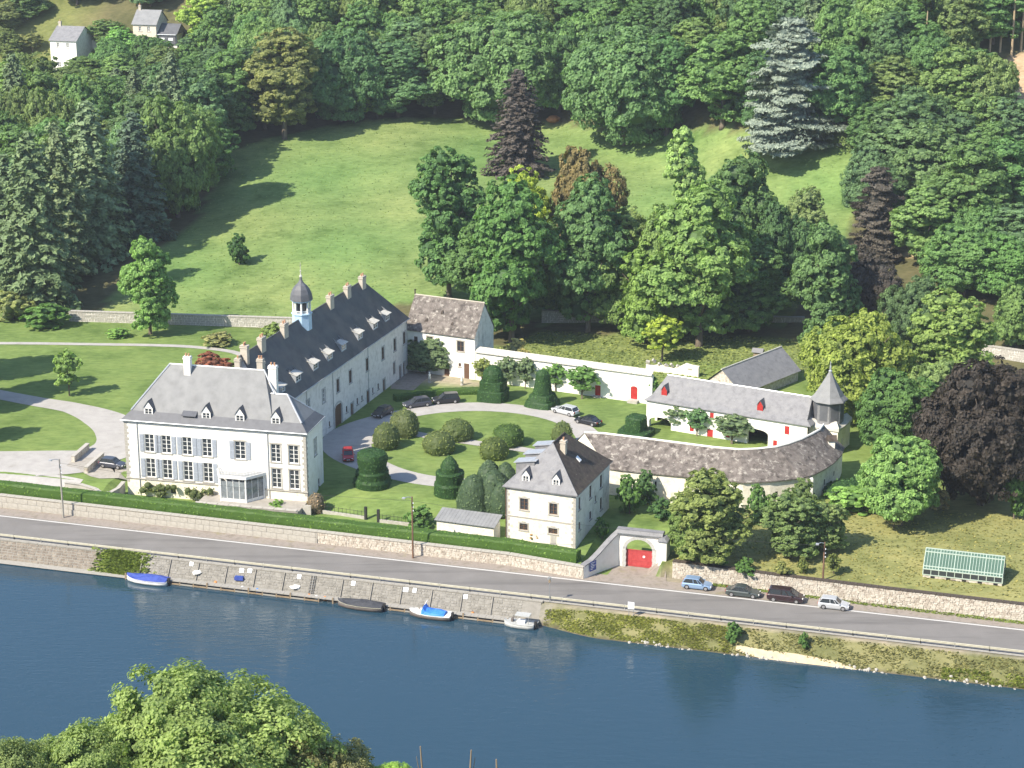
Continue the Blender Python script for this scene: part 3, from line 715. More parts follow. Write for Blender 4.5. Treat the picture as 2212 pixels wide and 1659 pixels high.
m = MB(); tbox(m, T, -.25, .147, -.05, .06, 2.2, 5.2); tbox(m, T, 2.903, 3.3, -.05, .06, 2.2, 5.2)
for i in range(9):
    a, b_ = math.pi*i/9, math.pi*(i+1)/9
    P = lambda r, an, d: T(1.525-r*math.cos(an), d, 5.2+r*math.sin(an)*.75)
    m.hexa([P(1.38,a,-.04),P(1.38,b_,-.04),P(1.38,b_,.06),P(1.38,a,.06),P(1.8,a,-.04),P(1.8,b_,-.04),P(1.8,b_,.06),P(1.8,a,.06)])
m.build('portal_surround', bluestone, WG)
# roof: gable at the front end, hipped at the far end
m = MB(); A_, B_ = (XA-.1,5,20.2), (24.3,5,20.2); e0, e1 = -.35, WD+.35
m.poly((XA-.1,e0,ze),(XB+.35,e0,ze),B_,A_); m.poly((XB+.35,e1,ze),(XA-.1,e1,ze),A_,B_); m.poly((XB+.35,e0,ze),(XB+.35,e1,ze),B_)
eave_box(m, [(XA-.1,e0,ze),(XB+.35,e0,ze),(XB+.35,e1,ze),(XA-.1,e1,ze)], .12)
rf = m.build('roof', slate_dk, WG)
ridge_caps(rf, [A_, B_], slate_dk, .14)
MB().tube([(XA,e0-.07,ze-.06),(XB+.4,e0-.07,ze-.06)], .08, 6).build('gutter', zinc, WG)
sl = 8.0/5.35
rz_ = lambda y: ze+(y+.35)*sl
for x in (-17.3,-11.6,-5.1,0.4,5.8,12.6,19.,24.2):       # shed dormers with pale flat tops
    w = 1.95; yf, yb = .6, 2.2; zt = 15.1
    if x < -15: zt = 14.9
    m = MB()
    for xx in (x-w/2, x+w/2): m.poly((xx,yf,rz_(yf)-.1),(xx,yb,rz_(yb)-.1),(xx,yb,zt+.3),(xx,yf,zt-.25))
    dm = m.build('dormer', zinc, WG)
    m = MB(); wall(m, lambda a,d,z: (a,yf-d,z), x-w/2, x+w/2, rz_(yf)-.1, zt-.25, [(x-w/2+.2,x+w/2-.2,13.75,zt-.4)], .1); m.build('dormer_front', shutter_m, dm)
    window(dm, lambda a,d,z: (a,yf-d,z), x-w/2+.2, x+w/2-.2, 13.75, zt-.4, 2, 2, white_p, sill=False, panes=False, back=-.09)
    MB().hexa([(x-w/2-.15,yf-.3,zt-.33),(x+w/2+.15,yf-.3,zt-.33),(x+w/2+.15,yb+.6,zt+.36),(x-w/2-.15,yb+.6,zt+.36),(x-w/2-.15,yf-.3,zt-.25),(x+w/2+.15,yf-.3,zt-.25),(x+w/2+.15,yb+.6,zt+.44),(x-w/2-.15,yb+.6,zt+.44)]).build('dormer_roof', lead, dm)
for x, h in ((-15.6,21.3),(-7.6,21.3),(9.9,21.3),(16.9,21.1),(23.2,21.2)): chimney(WG, x, 4.6, 18.2, h, 1.5, .75, chim, 2)
chimney(WG, -21.3, 4.6, 16., 21.6, .8, 1.1, chim, 2); chimney(WG, -20.9, 2.2, 14., 19.2, .8, .9, chim, 1)
for x in (-10.3, -.4, 13.9, 31.1): downpipe(WG, T, x, 2.4, 12.1)
# lantern: octagonal drum, arcaded lantern, slate dome, spire
cx, cy = -.15, 5.; oc = math.pi/8
cu = MB().lathe([(1.52,18.4),(1.52,20.9),(1.66,20.95),(1.66,21.1),(1.35,21.12)], 8, (cx,cy), oc).build('lantern', blue_p, WG)
MB().lathe([(.9,21.1),(.9,22.95)], 8, (cx,cy), oc).build('lantern_core', glass_m, cu)
for k in range(8):
    a = oc+k*math.pi/4; MB().lathe([(.17,21.1),(.14,21.3),(.14,22.8),(.2,22.95)], 6, (cx+1.3*math.cos(a), cy+1.3*math.sin(a))).build('lantern_post', white_p, cu)
    a2 = a+math.pi/8; p = Vector((cx+1.22*math.cos(a2), cy+1.22*math.sin(a2), 0)); t_ = Vector((-math.sin(a2), math.cos(a2), 0))
    m = MB(); m.bar(p-t_*.5+Vector((0,0,21.55)), p+t_*.5+Vector((0,0,21.55)), .05, .07)
    for q in (-.3,-.1,.1,.3): m.bar(p+t_*q+Vector((0,0,21.12)), p+t_*q+Vector((0,0,21.55)), .06, .06)
    m.build('balustrade', white_p, cu)
MB().lathe([(1.6,22.95),(1.7,23.1),(1.5,23.25)], 8, (cx,cy), oc).build('lantern_cornice', blue_p, cu)
MB().lathe([(1.8,23.2),(1.75,23.5),(1.62,24.2),(1.32,24.95),(.9,25.5),(.45,25.9),(.25,26.3),(.17,26.8)], 8, (cx,cy), oc).build('dome', slate_fl, cu)
MB().lathe([(.1,26.6),(.26,26.9),(.1,27.15),(.06,27.6),(.14,27.75),(.05,27.9),(.03,29.1)], 8, (cx,cy)).build('spire', lead, cu)
MB().bar((cx-.35,cy,28.6),(cx+.35,cy,28.6),.05,.05).build('weather_vane', blackm, cu)
settle(WG, 2.5)

# ------------------------------------------------------------------ white barn in the far courtyard corner
A25 = R(-25)
BN = empty('white_barn', (-18.27, 336.2, 0), A25, 'white barn with lichen grey slate roof and brown doors in the courtyard corner', 'barn')
T = fr_T(0.); bx0, bx1, bd, ze = .2, 13.2, 7.4, 10.05
doors = [(7.35,8.35,2.3,4.85),(11.15,12.15,2.3,5.2)]
hs = [(9.9,11.15,7.2,9.0),(4.1,5.2,8.0,9.1),(10.1,10.6,4.5,5.1),(1.6,2.3,7.6,8.8)]+doors
m = MB(); wall(m, T, bx0, bx1, 1.2, ze, hs); m.build('wall', plaster, BN); m = MB(); wall(m, bk_T(bd), bx0, bx1, 1.2, ze); m.build('wall', plaster, BN)
for x in (bx0, bx1): MB().poly((x,0,1.2),(x,bd,1.2),(x,bd,ze),(x,bd/2,15.0),(x,0,ze)).build('gable_wall', greywall, BN)
MB().box(bx0+.3,bx1-.3,.4,bd-.3,1.3,9.9).build('interior', dark, BN)
for h in hs[:4]: window(BN, T, *h, 2, 2, brown_wood, limestone if h[1]-h[0] > 1 else None, panes=False)
for x, X, z, Z in doors: tobj('door', brown_wood, BN, T, x+.03, X-.03, -.15, -.08, z, Z-.02)
m = MB()
m.poly((bx0-.25,-.3,ze-.15),(bx1+.12,-.3,ze-.15),(bx1+.12,bd/2,15.15),(bx0-.25,bd/2,15.15)); m.poly((bx0-.25,bd+.3,ze-.15),(bx1+.12,bd+.3,ze-.15),(bx1+.12,bd/2,15.15),(bx0-.25,bd/2,15.15))
m.poly((bx0-.25,-.3,ze-.27),(bx1+.12,-.3,ze-.27),(bx1+.12,-.3,ze-.15),(bx0-.25,-.3,ze-.15)); m.poly((bx1+.12,-.3,ze-.27),(bx1+.12,bd/2,15.0),(bx1+.12,bd/2,15.15),(bx1+.12,-.3,ze-.15)); m.poly((bx1+.12,bd+.3,ze-.27),(bx1+.12,bd/2,15.0),(bx1+.12,bd/2,15.15),(bx1+.12,bd+.3,ze-.15))
rf = m.build('roof', slate_moss, BN); ridge_caps(rf, [(bx0-.25,bd/2,15.17),(bx1+.12,bd/2,15.17)], chim, .12)
for x, y, z in ((3.6,1.2,11.6),(6.1,2.2,13.0),(8.5,1.15,11.5)):
    dm = MB().hexa([(x-.28,y-.35,z-.35),(x+.28,y-.35,z-.35),(x+.28,y+.5,z-.2),(x-.28,y+.5,z-.2),(x-.2,y-.35,z+.15),(x+.2,y-.35,z+.15),(x+.05,y+.4,z+.55),(x-.05,y+.4,z+.55)]).build('vent_dormer', slate_brown, BN)
MB().tube([(bx0-.2,bd/2,15.2),(bx0-.2,bd/2,16.1)], .12, 6).build('finial', slate_brown, BN)
settle(BN, 2.4)
# high courtyard wall
CW = empty('courtyard_wall', (-18.27, 336.2, 0), A25, 'high white courtyard wall with tiled coping and two red doors', 'wall')
hs = [(14.4,15.15,2.3,4.3),(35.3,36.3,2.75,4.5),(41.65,42.85,3.0,4.9)]
m = MB(); wall(m, fr_T(.02), 13.3, 45.4, 1.2, 7.5, hs); wall(m, bk_T(.62), 13.3, 45.4, 1.2, 7.5); wall(m, rt_T(45.4), .02, .62, 1.2, 7.5); m.build('wall_face', plaster, CW)
for k, (x, X, z, Z) in enumerate(hs): tobj('door', red_p if k else brown_wood, CW, fr_T(.02), x+.02, X-.02, -.12, -.05, z, Z-.02)
m = MB().box(41.4,43.1,-.9,.0,2.2,2.98); m.box(35.1,36.5,-.5,.0,2.2,2.72); m.build('door_step', limestone, CW)
m = MB()
for i in range(5):
    a, b_ = math.pi*i/5, math.pi*(i+1)/5; xc, rr_ = 42.25, .6
    m.poly((xc,-.0,4.9),(xc-rr_*math.cos(a),-.0,4.9+rr_*math.sin(a)*.6),(xc-rr_*math.cos(b_),-.0,4.9+rr_*math.sin(b_)*.6))
m.build('door_head', red_p, CW)
for k in range(36):
    x = 13.35+k*.89
    MB().hexa([(x,-.28,7.42),(x+.85,-.28,7.42),(x+.85,1.0,8.05),(x,1.0,8.05),(x,-.28,7.55),(x+.85,-.28,7.55),(x+.85,1.0,8.2),(x,1.0,8.2)]).build('coping_tile', lead, CW)
settle(CW, 2.4)
# ------------------------------------------------------------------ stable wing (right)
A28 = R(-28.5)
ST = empty('stable_wing', (20.86, 305.93, 0), A28, 'low white stable wing with grey slate roof, red doors and wide arch', 'building')
T = fr_T(.3); sx0, sx1, sdp, ze = .3, 27.2, 7.0, 6.9
doors = [(10.75,11.75,1.9,3.75)]
wn = [(7.8,8.5,2.9,3.85),(13.9,14.6,2.85,3.75),(21.75,22.4,2.4,3.7),(23.55,24.3,4.95,6.3),(11.15,11.8,5.6,6.5)]
arch = [(.8,4.6,1.9,4.3),(17.5,20.9,1.9,5.0)]
m = MB(); wall(m, T, sx0, sx1, 1., ze, doors+wn+arch, .5); wall(m, bk_T(sdp), sx0, sx1, 1., ze); wall(m, lf_T(sx0), .3, sdp, 1., ze, [(1.2,3.6,1.9,4.6)], .4); m.build('wall', plaster, ST)
for x, X, z, Z in doors: tobj('door', red_p, ST, T, x+.02, X-.02, -.15, -.08, z, Z-.02)
for w in wn: tobj('red_shutter', red_p, ST, T, w[0]+.02, w[1]-.02, -.12, -.05, w[2]+.02, w[3]-.02)
m = MB()        # arch heads over the wide openings
for x, X, z, Z in arch:
    xc, r = (x+X)/2, (X-x)/2
    for i in range(10):
        a, b_ = math.pi*i/10, math.pi*(i+1)/10
        for q in (0,):
            P = lambda an: (xc-r*math.cos(an), Z-.75+.75*math.sin(an))
            p0, p1 = P(a), P(b_); m.hexa([T(p0[0],.003,p0[1]),T(p1[0],.003,p1[1]),T(p1[0],-.5,p1[1]),T(p0[0],-.5,p0[1]),T(p0[0],.003,Z+.02),T(p1[0],.003,Z+.02),T(p1[0],-.5,Z+.02),T(p0[0],-.5,Z+.02)])
m.build('arch_head', plaster, ST)
MB().box(5.,17.,1.2,sdp-.3,1.1,6.7).build('interior', dark, ST); MB().box(21.3,sx1-.3,1.2,sdp-.3,1.1,6.7).build('interior', dark, ST)
MB().box(.5,21.3,sdp-.7,sdp-.2,1.1,6.7).build('inner_wall', oldwood, ST)
m = MB(); E_, F_ = hip(m, 0, sx1+.6, -.05, sdp+.35, 6.98, 2.4, 26.6, 3.55, 10.45, .9, 7.6); rf = m.build('roof', slate_grey, ST)
m = MB(); flare_course(m, E_, F_, .12); m.build('roof_flare', slate_grey, rf); ridge_caps(rf, [(2.4,3.55,10.47),(26.6,3.55,10.47)], zinc, .11)
for x in (2.95, 19.1): dormer(ST, T, x, .95, 7.55, 8.65, 9.5, -.75, -2.6, slate_fl, slate_fl, face=red_p, shutter=red_p)
settle(ST, 1.9)
# ------------------------------------------------------------------ corner tower
TW = empty('corner_tower', (20.86, 305.93, 0), A28, 'square stone tower with octagonal slate turret and flared spire', 'tower')
tx0, tx1, ty0, ty1 = 26.3, 31.6, 1.6, 7.2
m = MB(); wall(m, fr_T(ty0), tx0, tx1, .6, 6.4); wall(m, rt_T(tx1), ty0, ty1, .6, 6.4, [(3.4,4.0,3.4,4.6)]); wall(m, bk_T(ty1), tx0, tx1, .6, 6.4); wall(m, lf_T(tx0), ty0, ty1, .6, 6.4)
m.poly((tx0,ty0,6.4),(tx1,ty0,6.4),(tx1,ty1,6.4),(tx0,ty1,6.4)); m.build('wall', cream, TW)
tcx, tcy = 29., 4.3; o8 = math.pi/8
m = MB()        # concave lead skirt with peaked corners
q = [(tx0-.2,ty0-.2),(tx1+.2,ty0-.2),(tx1+.2,ty1+.2),(tx0-.2,ty1+.2)]
for i in range(4):
    a, b_ = q[i], q[(i+1)%4]; rows = []
    for k in range(9):
        f = k/8; x, y = a[0]+(b_[0]-a[0])*f, a[1]+(b_[1]-a[1])*f; lift = .95*abs(2*f-1)**2.2
        rows.append([(x,y,6.25),(x,y,6.5+lift*.35),(x+(tcx-x)*.22,y+(tcy-y)*.22,6.75+lift),(x+(tcx-x)*.5,y+(tcy-y)*.5,7.3)])
    m.loft(rows, False, False, False)
m.build('skirt_roof', lead, TW)
MB().lathe([(2.35,6.7),(2.35,10.6)], 8, (tcx,tcy), o8).build('turret', slate_grey, TW)
for k in range(8):
    a = o8+(k+.5)*math.pi/4; p = Vector((tcx+2.18*math.cos(a), tcy+2.18*math.sin(a), 0)); t_ = Vector((-math.sin(a), math.cos(a), 0)); n_ = Vector((math.cos(a), math.sin(a), 0))
    MB().bar(p-t_*.62+Vector((0,0,8.7)), p+t_*.62+Vector((0,0,8.7)), .05, 2.6).build('slate_panel', slate_fl, TW)
sp = MB().lathe([(2.95,10.35),(2.85,10.52),(2.3,11.0),(1.72,11.9),(1.15,12.9),(.6,13.9),(.2,14.7)], 8, (tcx,tcy), o8).build('spire', slate_lt, TW)
MB().lathe([(2.8,10.32),(2.4,10.2)], 8, (tcx,tcy), o8).build('soffit', slate_fl, sp)
MB().lathe([(.24,14.6),(.3,14.8),(.12,15.0),(.14,15.4),(.05,15.85),(.09,16.0),(.03,16.35)], 8, (tcx,tcy)).build('finial', zinc, sp)
settle(TW, 1.6)
# ------------------------------------------------------------------ curved barn
CBp = [((10.6,281.4),(13.6,275.4)),((13.2,281.0),(15.0,274.9)),((18.5,279.0),(20.0,273.3)),((23.7,276.9),(25.25,271.8)),((28.9,274.8),(27.8,271.0)),((32.4,273.9),(32.6,269.6)),((35.1,274.2),(36.5,270.1)),((37.85,275.1),(41.1,271.5)),((39.8,276.5),(43.0,273.0)),((41.9,278.5),(44.6,275.0)),((43.8,280.9),(46.5,277.9)),((45.1,282.7),(48.0,281.2)),((46.0,285.),(48.9,284.3))]
CB = empty('curved_barn', (30, 275, 0), 0, 'curved stone barn with broad brown grey lichen roof between gatehouse and tower', 'barn')
L_ = lambda p, z: (p[0]-30, p[1]-275, z)
mr, mi, mw = MB(), MB(), MB()
ridg, eav, inn = [], [], []
for k, (r, e) in enumerate(CBp):
    d = (Vector(r)-Vector(e)).normalized()
    ridg.append(L_(r, 9.85)); eav.append(L_(Vector(e)-d*.3, 6.55)); inn.append(L_(Vector(r)+d*4.0, 6.6))
mr.loft([[e, tuple((Vector(e)*.62+Vector(r)*.38)+Vector((0,0,-.12))), r, i_] for e, r, i_ in zip(eav, ridg, inn)], False, False, False)
mr.loft([[(e[0],e[1],e[2]-.14), e] for e in eav], False, False, False); rf = mr.build('roof', slate_moss, CB)
for a, b_ in zip(ridg[:-1], ridg[1:]): MB().tube([Vector(a)+Vector((0,0,.02)), Vector(b_)+Vector((0,0,.02))], .17, 6).build('ridge', plaster, rf)
wf = [[L_(e, .2), L_(e, 6.5)] for r, e in CBp]; mw.loft(wf, False, False, False)
wi = [[L_(Vector(r)+(Vector(r)-Vector(e)).normalized()*3.7, 1.), L_(Vector(r)+(Vector(r)-Vector(e)).normalized()*3.7, 6.5)] for r, e in CBp]; mw.loft(wi, False, False, False)
for k in (0, -1):
    e, r = Vector(CBp[k][1]), Vector(CBp[k][0]); i_ = r+(r-e).normalized()*3.7
    mw.poly(L_(e,.2), L_(i_,.2), L_(i_,6.5), L_(r,9.7), L_(e,6.5))
mw.build('wall', cream, CB)
for f, z, w_, h_ in ((1.4,4.3,.25,.9),(2.1,4.5,.25,.8),(5.3,3.8,.4,.5),(6.2,4.4,.35,.4),(6.7,2.0,.9,1.2),(8.1,2.2,.5,1.3),(9.2,3.9,.3,.8),(10.2,4.2,.3,.7)):
    k = int(f); e0, e1 = Vector(CBp[k][1]), Vector(CBp[k+1][1]); p = e0.lerp(e1, f-k); d = (e1-e0).normalized(); n_ = Vector((d.y,-d.x))
    a, b_ = p-d*w_/2+n_*.02, p+d*w_/2+n_*.02
    MB().hexa([L_(a,z),L_(b_,z),L_(b_-n_*.2,z),L_(a-n_*.2,z),L_(a,z+h_),L_(b_,z+h_),L_(b_-n_*.2,z+h_),L_(a-n_*.2,z+h_)]).build('loophole', dark, CB)
# buttress between the two wall runs, small dormer at the tower end, big opening
e = Vector(CBp[4][1]); MB().box(e.x-30-5.2,e.x-30-4.2,e.y-275+.2,e.y-275+1.8,.4,4.4).build('buttress', cream, CB)
MB().box(42.3-30,42.75-30,271.6-275,272.9-275,.4,6.2).build('buttress', plaster, CB)
dm = MB().box(46.2-30,47.2-30,281.2-275,282.6-275,7.2,8.7).build('dormer', plaster, CB); MB().hexa([(16.1,6.0,8.6),(17.5,6.0,8.6),(17.5,7.8,8.6),(16.1,7.8,8.6),(16.1,6.8,9.3),(17.5,6.8,9.3),(17.5,6.9,9.3),(16.1,6.9,9.3)]).build('dormer_roof', slate_brown, dm)
settle(CB, 1.4)
# ------------------------------------------------------------------ gatehouse
GH = empty('gatehouse', (-1.23, 259.64, 0), R(-21), 'tall cream gatehouse with steep half grey half brown hipped roof beside the red gate', 'house')
gx0, gx1, gy0, gy1, ze = .25, 10.35, .4, 14.8, 9.55
T = fr_T(gy0)
fw = [(2.35,3.5,6.4,8.05,),(6.6,7.7,6.3,7.9),(2.3,3.45,3.45,4.4),(6.5,7.75,3.5,4.3)]
rw = [(1.6,2.3,6.9,8.7),(6.1,6.9,6.95,8.8),(10.6,11.5,6.9,8.8),(8.5,9.0,5.6,6.6),(10.8,11.6,3.6,5.4),(1.7,2.4,3.9,5.1),(6.2,7.0,3.8,5.0)]
m = MB(); wall(m, T, gx0, gx1, .9, ze, fw); m.build('wall', cream, GH); m = MB(); wall(m, bk_T(gy1), gx0, gx1, .9, ze); m.build('rear_wall', cream, GH)
m = MB(); wall(m, rt_T(gx1), gy0, gy1, .4, ze, rw); m.build('side_wall', greywall, GH); m = MB(); wall(m, lf_T(gx0), gy0, gy1, .9, ze); m.build('side_wall', greywall, GH)
MB().box(gx0+.4,gx1-.4,gy0+.4,gy1-.4,1.,9.4).build('interior', dark, GH)
for k, w in enumerate(fw): window(GH, T, *w, 2, 3, brown_wood, limestone, arch=True, panes=k < 2)
for w in rw: window(GH, rt_T(gx1), *w, 1, 3, brown_wood, None, panes=False)
MB().box(gx0-.05,gx1+.05,gy0-.06,gy0+.1,5.2,5.38).build('string_course', limestone, GH)
tobj('niche', limestone, GH, T, 6.75, 7.6, -.05, .03, 1.6, 3.2)
for k in range(18):
    z = 1.6+k*.44
    tobj('quoin', limestone, GH, T, gx1-(.6 if k % 2 else .36), gx1+.02, -.05, .03, z, z+.4); tobj('quoin', limestone, GH, T, gx0-.02, gx0+(.6 if k % 2 else .36), -.05, .03, z, z+.4)
gxm, zr = 5.3, 14.75; e = [(-.1,0),(10.7,0),(10.7,15.15),(-.1,15.15)]; zf = 10.3
Fp = [(.75,.85,zf),(9.85,.85,zf),(9.85,14.3,zf),(.75,14.3,zf)]; Ep = [(x,y,ze+.05) for x,y in e]; A_, B_ = (gxm,5.2,zr), (gxm,10.,zr)
m = MB(); m.poly(Fp[0],Fp[1],A_); m.poly(Ep[0],Ep[1],Fp[1],Fp[0]); m.poly(Fp[3],Fp[0],A_,B_); m.poly(Ep[3],Ep[0],Fp[0],Fp[3]); eave_box(m, Ep, .14); rf = m.build('roof', slate_grey, GH)
m = MB(); m.poly(Fp[1],Fp[2],B_,A_); m.poly(Fp[2],Fp[3],B_); m.poly(Ep[1],Ep[2],Fp[2],Fp[1]); m.poly(Ep[2],Ep[3],Fp[3],Fp[2]); rf2 = m.build('brown_roof', slate_brown, GH)
ridge_caps(rf, [A_, B_], slate_brown, .12); ridge_caps(rf, [Ep[1],Fp[1],A_], slate_grey, .09)
for x in (2.95, 7.3): dormer(GH, T, x, 1.1, 10.05, 11.2, 12.1, -.55, -2.4, slate_fl, slate_fl, (2,2), white_p)
for y in (2.6, 6.2, 10.):
    w = 1.7; m = MB()
    for yy in (y, y+w): m.poly((.9,yy,10.3),(3.6,yy,10.3),(3.6,yy,12.75),(.9,yy,12.25))
    m.poly((.9,y,10.3),(.9,y+w,10.3),(.9,y+w,12.25),(.9,y,12.25)); dm = m.build('side_dormer', slate_grey, GH)
    MB().hexa([(.6,y-.15,12.2),(3.9,y-.15,12.8),(3.9,y+w+.15,12.8),(.6,y+w+.15,12.2),(.6,y-.15,12.3),(3.9,y-.15,12.9),(3.9,y+w+.15,12.9),(.6,y+w+.15,12.3)]).build('dormer_roof', zinc, dm)
    window(dm, lf_T(.9), y+.35, y+w-.35, 10.9, 12., 2, 2, white_p, sill=False, back=.0, panes=False)
chimney(GH, 6.6, 5.9, 12.2, 15.0, .75, .75, chim, 1)
MB().hexa([(7.9,7.2,12.28),(8.5,7.2,11.7),(8.5,7.9,11.7),(7.9,7.9,12.28),(7.95,7.2,12.42),(8.55,7.2,11.84),(8.55,7.9,11.84),(7.95,7.9,12.42)]).build('skylight', sign_w, GH)
downpipe(GH, T, .3, 1.7, 9.5, brown_wood)
settle(GH, 1.8)
# ------------------------------------------------------------------ gateway with red gate
GW = empty('gateway', (15.36, 254.24, 0), R(-16), 'stone gateway with grey coping, round arch and red plank gate beside the road', 'gate')
xc, r, zs, zt = 1.75, 1.85, 2.5, 5.0
m = MB()
for d, yy in ((0, 0.), (1, .9)):
    m.poly((-1.0,yy,-.2),(xc-r,yy,-.2),(xc-r,yy,zs),(-1.0,yy,zs)); m.poly((xc+r,yy,-.2),(4.6,yy,-.2),(4.6,yy,zs),(xc+r,yy,zs))
    pts = [(xc-r*math.cos(math.pi*i/14), zs+1.65*math.sin(math.pi*i/14)) for i in range(15)]
    for (xa, za), (xb, zb) in zip(pts[:-1], pts[1:]): m.poly((xa,yy,za),(xb,yy,zb),(xb,yy,zt),(xa,yy,zt))
    m.poly((-1.0,yy,zs),(xc-r,yy,zs),(xc-r,yy,zt),(-1.0,yy,zt)); m.poly((xc+r,yy,zs),(4.6,yy,zs),(4.6,yy,zt),(xc+r,yy,zt))
pts = [(xc-r,-.2)]+pts+[(xc+r,-.2)]
for (xa, za), (xb, zb) in zip(pts[:-1], pts[1:]): m.poly((xa,0,za),(xb,0,zb),(xb,.9,zb),(xa,.9,za))
m.poly((-1,0,-.2),(-1,.9,-.2),(-1,.9,zt),(-1,0,zt)); m.poly((4.6,0,-.2),(4.6,.9,-.2),(4.6,.9,zt),(4.6,0,zt)); m.poly((-1,0,zt),(4.6,0,zt),(4.6,.9,zt),(-1,.9,zt))
m.build('arch_wall', greywall, GW)
for i in range(13):
    a, b_ = math.pi*i/13+.01, math.pi*(i+1)/13-.01
    P = lambda rr_, an, y: (xc-rr_*math.cos(an), y, zs+(1.65+rr_-r)*math.sin(an))
    MB().hexa([P(r-.02,a,-.05),P(r-.02,b_,-.05),P(r-.02,b_,.2),P(r-.02,a,.2),P(r+.42,a,-.05),P(r+.42,b_,-.05),P(r+.42,b_,.2),P(r+.42,a,.2)]).build('arch_stone', bluestone, GW)
for sx in (-1, 1):
    for k in range(6):
        xx = xc+sx*(r+.2); MB().box(xx-.23-.05*(k%2), xx+.23+.05*(k%2), -.04, .25, -.1+k*.43, -.1+k*.43+.4).build('jamb_stone', bluestone, GW)
MB().hexa([(-1.35,-.5,zt),(5.0,-.5,zt),(5.0,1.3,zt),(-1.35,1.3,zt),(-1.35,-.1,zt+.42),(5.0,-.1,zt+.42),(5.0,.9,zt+.42),(-1.35,.9,zt+.42)]).build('coping', slate_grey, GW)
MB().box(-1.2,4.9,-.3,-.05,zt-.22,zt-.003).build('cornice', plaster, GW)
MB().box(4.65,5.75,-1.4,1.0,-.5,4.75).build('pier', plaster, GW); MB().hexa([(4.5,-1.6,4.75),(5.9,-1.6,4.75),(5.9,1.2,4.75),(4.5,1.2,4.75),(5.0,-.9,5.0),(5.4,-.9,5.0),(5.4,.6,5.0),(5.0,.6,5.0)]).build('pier_cap', slate_grey, GW)
gt_ = MB().box(xc-r+.02,xc+r-.02,.34,.40,.05,2.5).build('gate_leaf', gate_p, GW)
n_ = 14
for i in range(n_):
    xa = xc-r+.03+i*(2*r-.06)/n_; MB().box(xa,xa+(2*r-.06)/n_-.02,.30,.335,.08,2.47).build('plank', gate_p, gt_)
for z in (.35,.95): MB().box(xc-r+.05,xc+r-.05,.27,.297,z,z+.12).build('rail', gate_p, gt_)
MB().lathe([(.16,0),(.16,.02)], 14).mesh('emblem')
m = MB(); k_ = 14; m.loft([[(xc+.62+.17*math.cos(2*math.pi*j/k_),y,1.62+.17*math.sin(2*math.pi*j/k_)) for j in range(k_)] for y in (.25,.295)]); m.build('round_plate', sign_w, gt_)
# quadrant wall sweeping down to the roadside wall
tp = [(9.55,250.2,1.75),(10.6,251.3,2.0),(11.6,252.4,2.6),(12.7,253.4,3.5),(13.7,254.2,4.3),(14.5,254.6,4.9)]
GWi = GW.matrix_world.inverted() if False else None
ca_, sa_ = math.cos(R(16)), math.sin(R(16))
def gl(x, y, z): dx, dy = x-15.36, y-254.24; return (dx*ca_-dy*sa_, dx*sa_+dy*ca_, z)
m = MB(); m.loft([[gl(x,y,-.3),gl(x,y,z),gl(x-.35,y+.45,z),gl(x-.35,y+.45,-.3)] for x,y,z in tp]); m.build('wing_wall', plaster, GW)
for (x,y,z),(X,Y,Z) in zip(tp[:-1], tp[1:]):
    MB().hexa([gl(x+.1,y-.15,z+.003),gl(X+.1,Y-.15,Z+.003),gl(X-.45,Y+.55,Z+.003),gl(x-.45,y+.55,z+.003),gl(x+.1,y-.15,z+.16),gl(X+.1,Y-.15,Z+.16),gl(X-.45,Y+.55,Z+.16),gl(x-.45,y+.55,z+.16)]).build('coping_stone', slate_grey, GW)
settle(GW, .0)
# blue notice panel on the wing wall
NP = empty('notice_sign', (10.75, 251.25, .75), R(46), 'blue notice panel with white writing on the gateway wing wall', 'sign')
MB().box(-.62,.62,-.06,-.02,0,1.35).build('board', sign_b, NP)
m = MB()
for k, w in enumerate((.9,.6,1.0,.75,.5)): m.box(-.5,-.5+w,-.068,-.062,1.1-k*.22,1.18-k*.22)
m.build('lettering', sign_w, NP)
# ------------------------------------------------------------------ roadside walls, hedge
rnd = random.Random(5)
def rubble(par, P, Q, z0f, z1f, sw, sh, mat, out=.05, name='stones', lean=0., nstart=0, seed=1, kind='stuff'):
    """uneven stones over a wall face from P to Q (xy); z0f/z1f heights at both ends; one mesh"""
    rr_ = random.Random(seed); P, Q = Vector(P), Vector(Q); L = (Q-P).length; d = (Q-P)/L; n_ = Vector((d.y,-d.x)); m = MB()
    H = max(z1f[0]-z0f[0], z1f[1]-z0f[1]); rows = max(1, int(H/sh))
    for k in range(rows):
        x = -rr_.random()*sw
        while x < L:
            w = sw*rr_.uniform(.55,1.6); a, b_ = max(0,x), min(L,x+w); x += w
            if b_-a < .08: continue
            j = lambda: rr_.uniform(-.035,.035)
            f0 = (k+.03)/rows; f1 = (k+.97)/rows; o = out*rr_.uniform(.25,1.4)
            def pt(t_, f, oo):
                t_ = min(L, max(0, t_)); g = t_/L; zb = z0f[0]+(z0f[1]-z0f[0])*g; zt_ = z1f[0]+(z1f[1]-z1f[0])*g
                p = P+d*t_+n_*(oo+lean*(1-f)); return (p.x, p.y, zb+(zt_-zb)*f)
            a += .02; b_ -= .02
            q0 = [pt(a+j(),f0+j()*.5,-.02),pt(b_+j(),f0+j()*.5,-.02),pt(b_+j(),f1+j()*.5,-.02),pt(a+j(),f1+j()*.5,-.02)]
            q1 = [pt(a+.04+j(),f0+.06/rows+j()*.5,o),pt(b_-.04+j(),f0+.06/rows+j()*.5,o),pt(b_-.04+j(),f1-.06/rows+j()*.5,o),pt(a+.04+j(),f1-.06/rows+j()*.5,o)]
            m.loft([q0,q1], False, True)
    o = m.build(name, mat, par); tag(o, kind=kind); return o
class Wd:      # local frame for straight wall pieces along world points
    pass
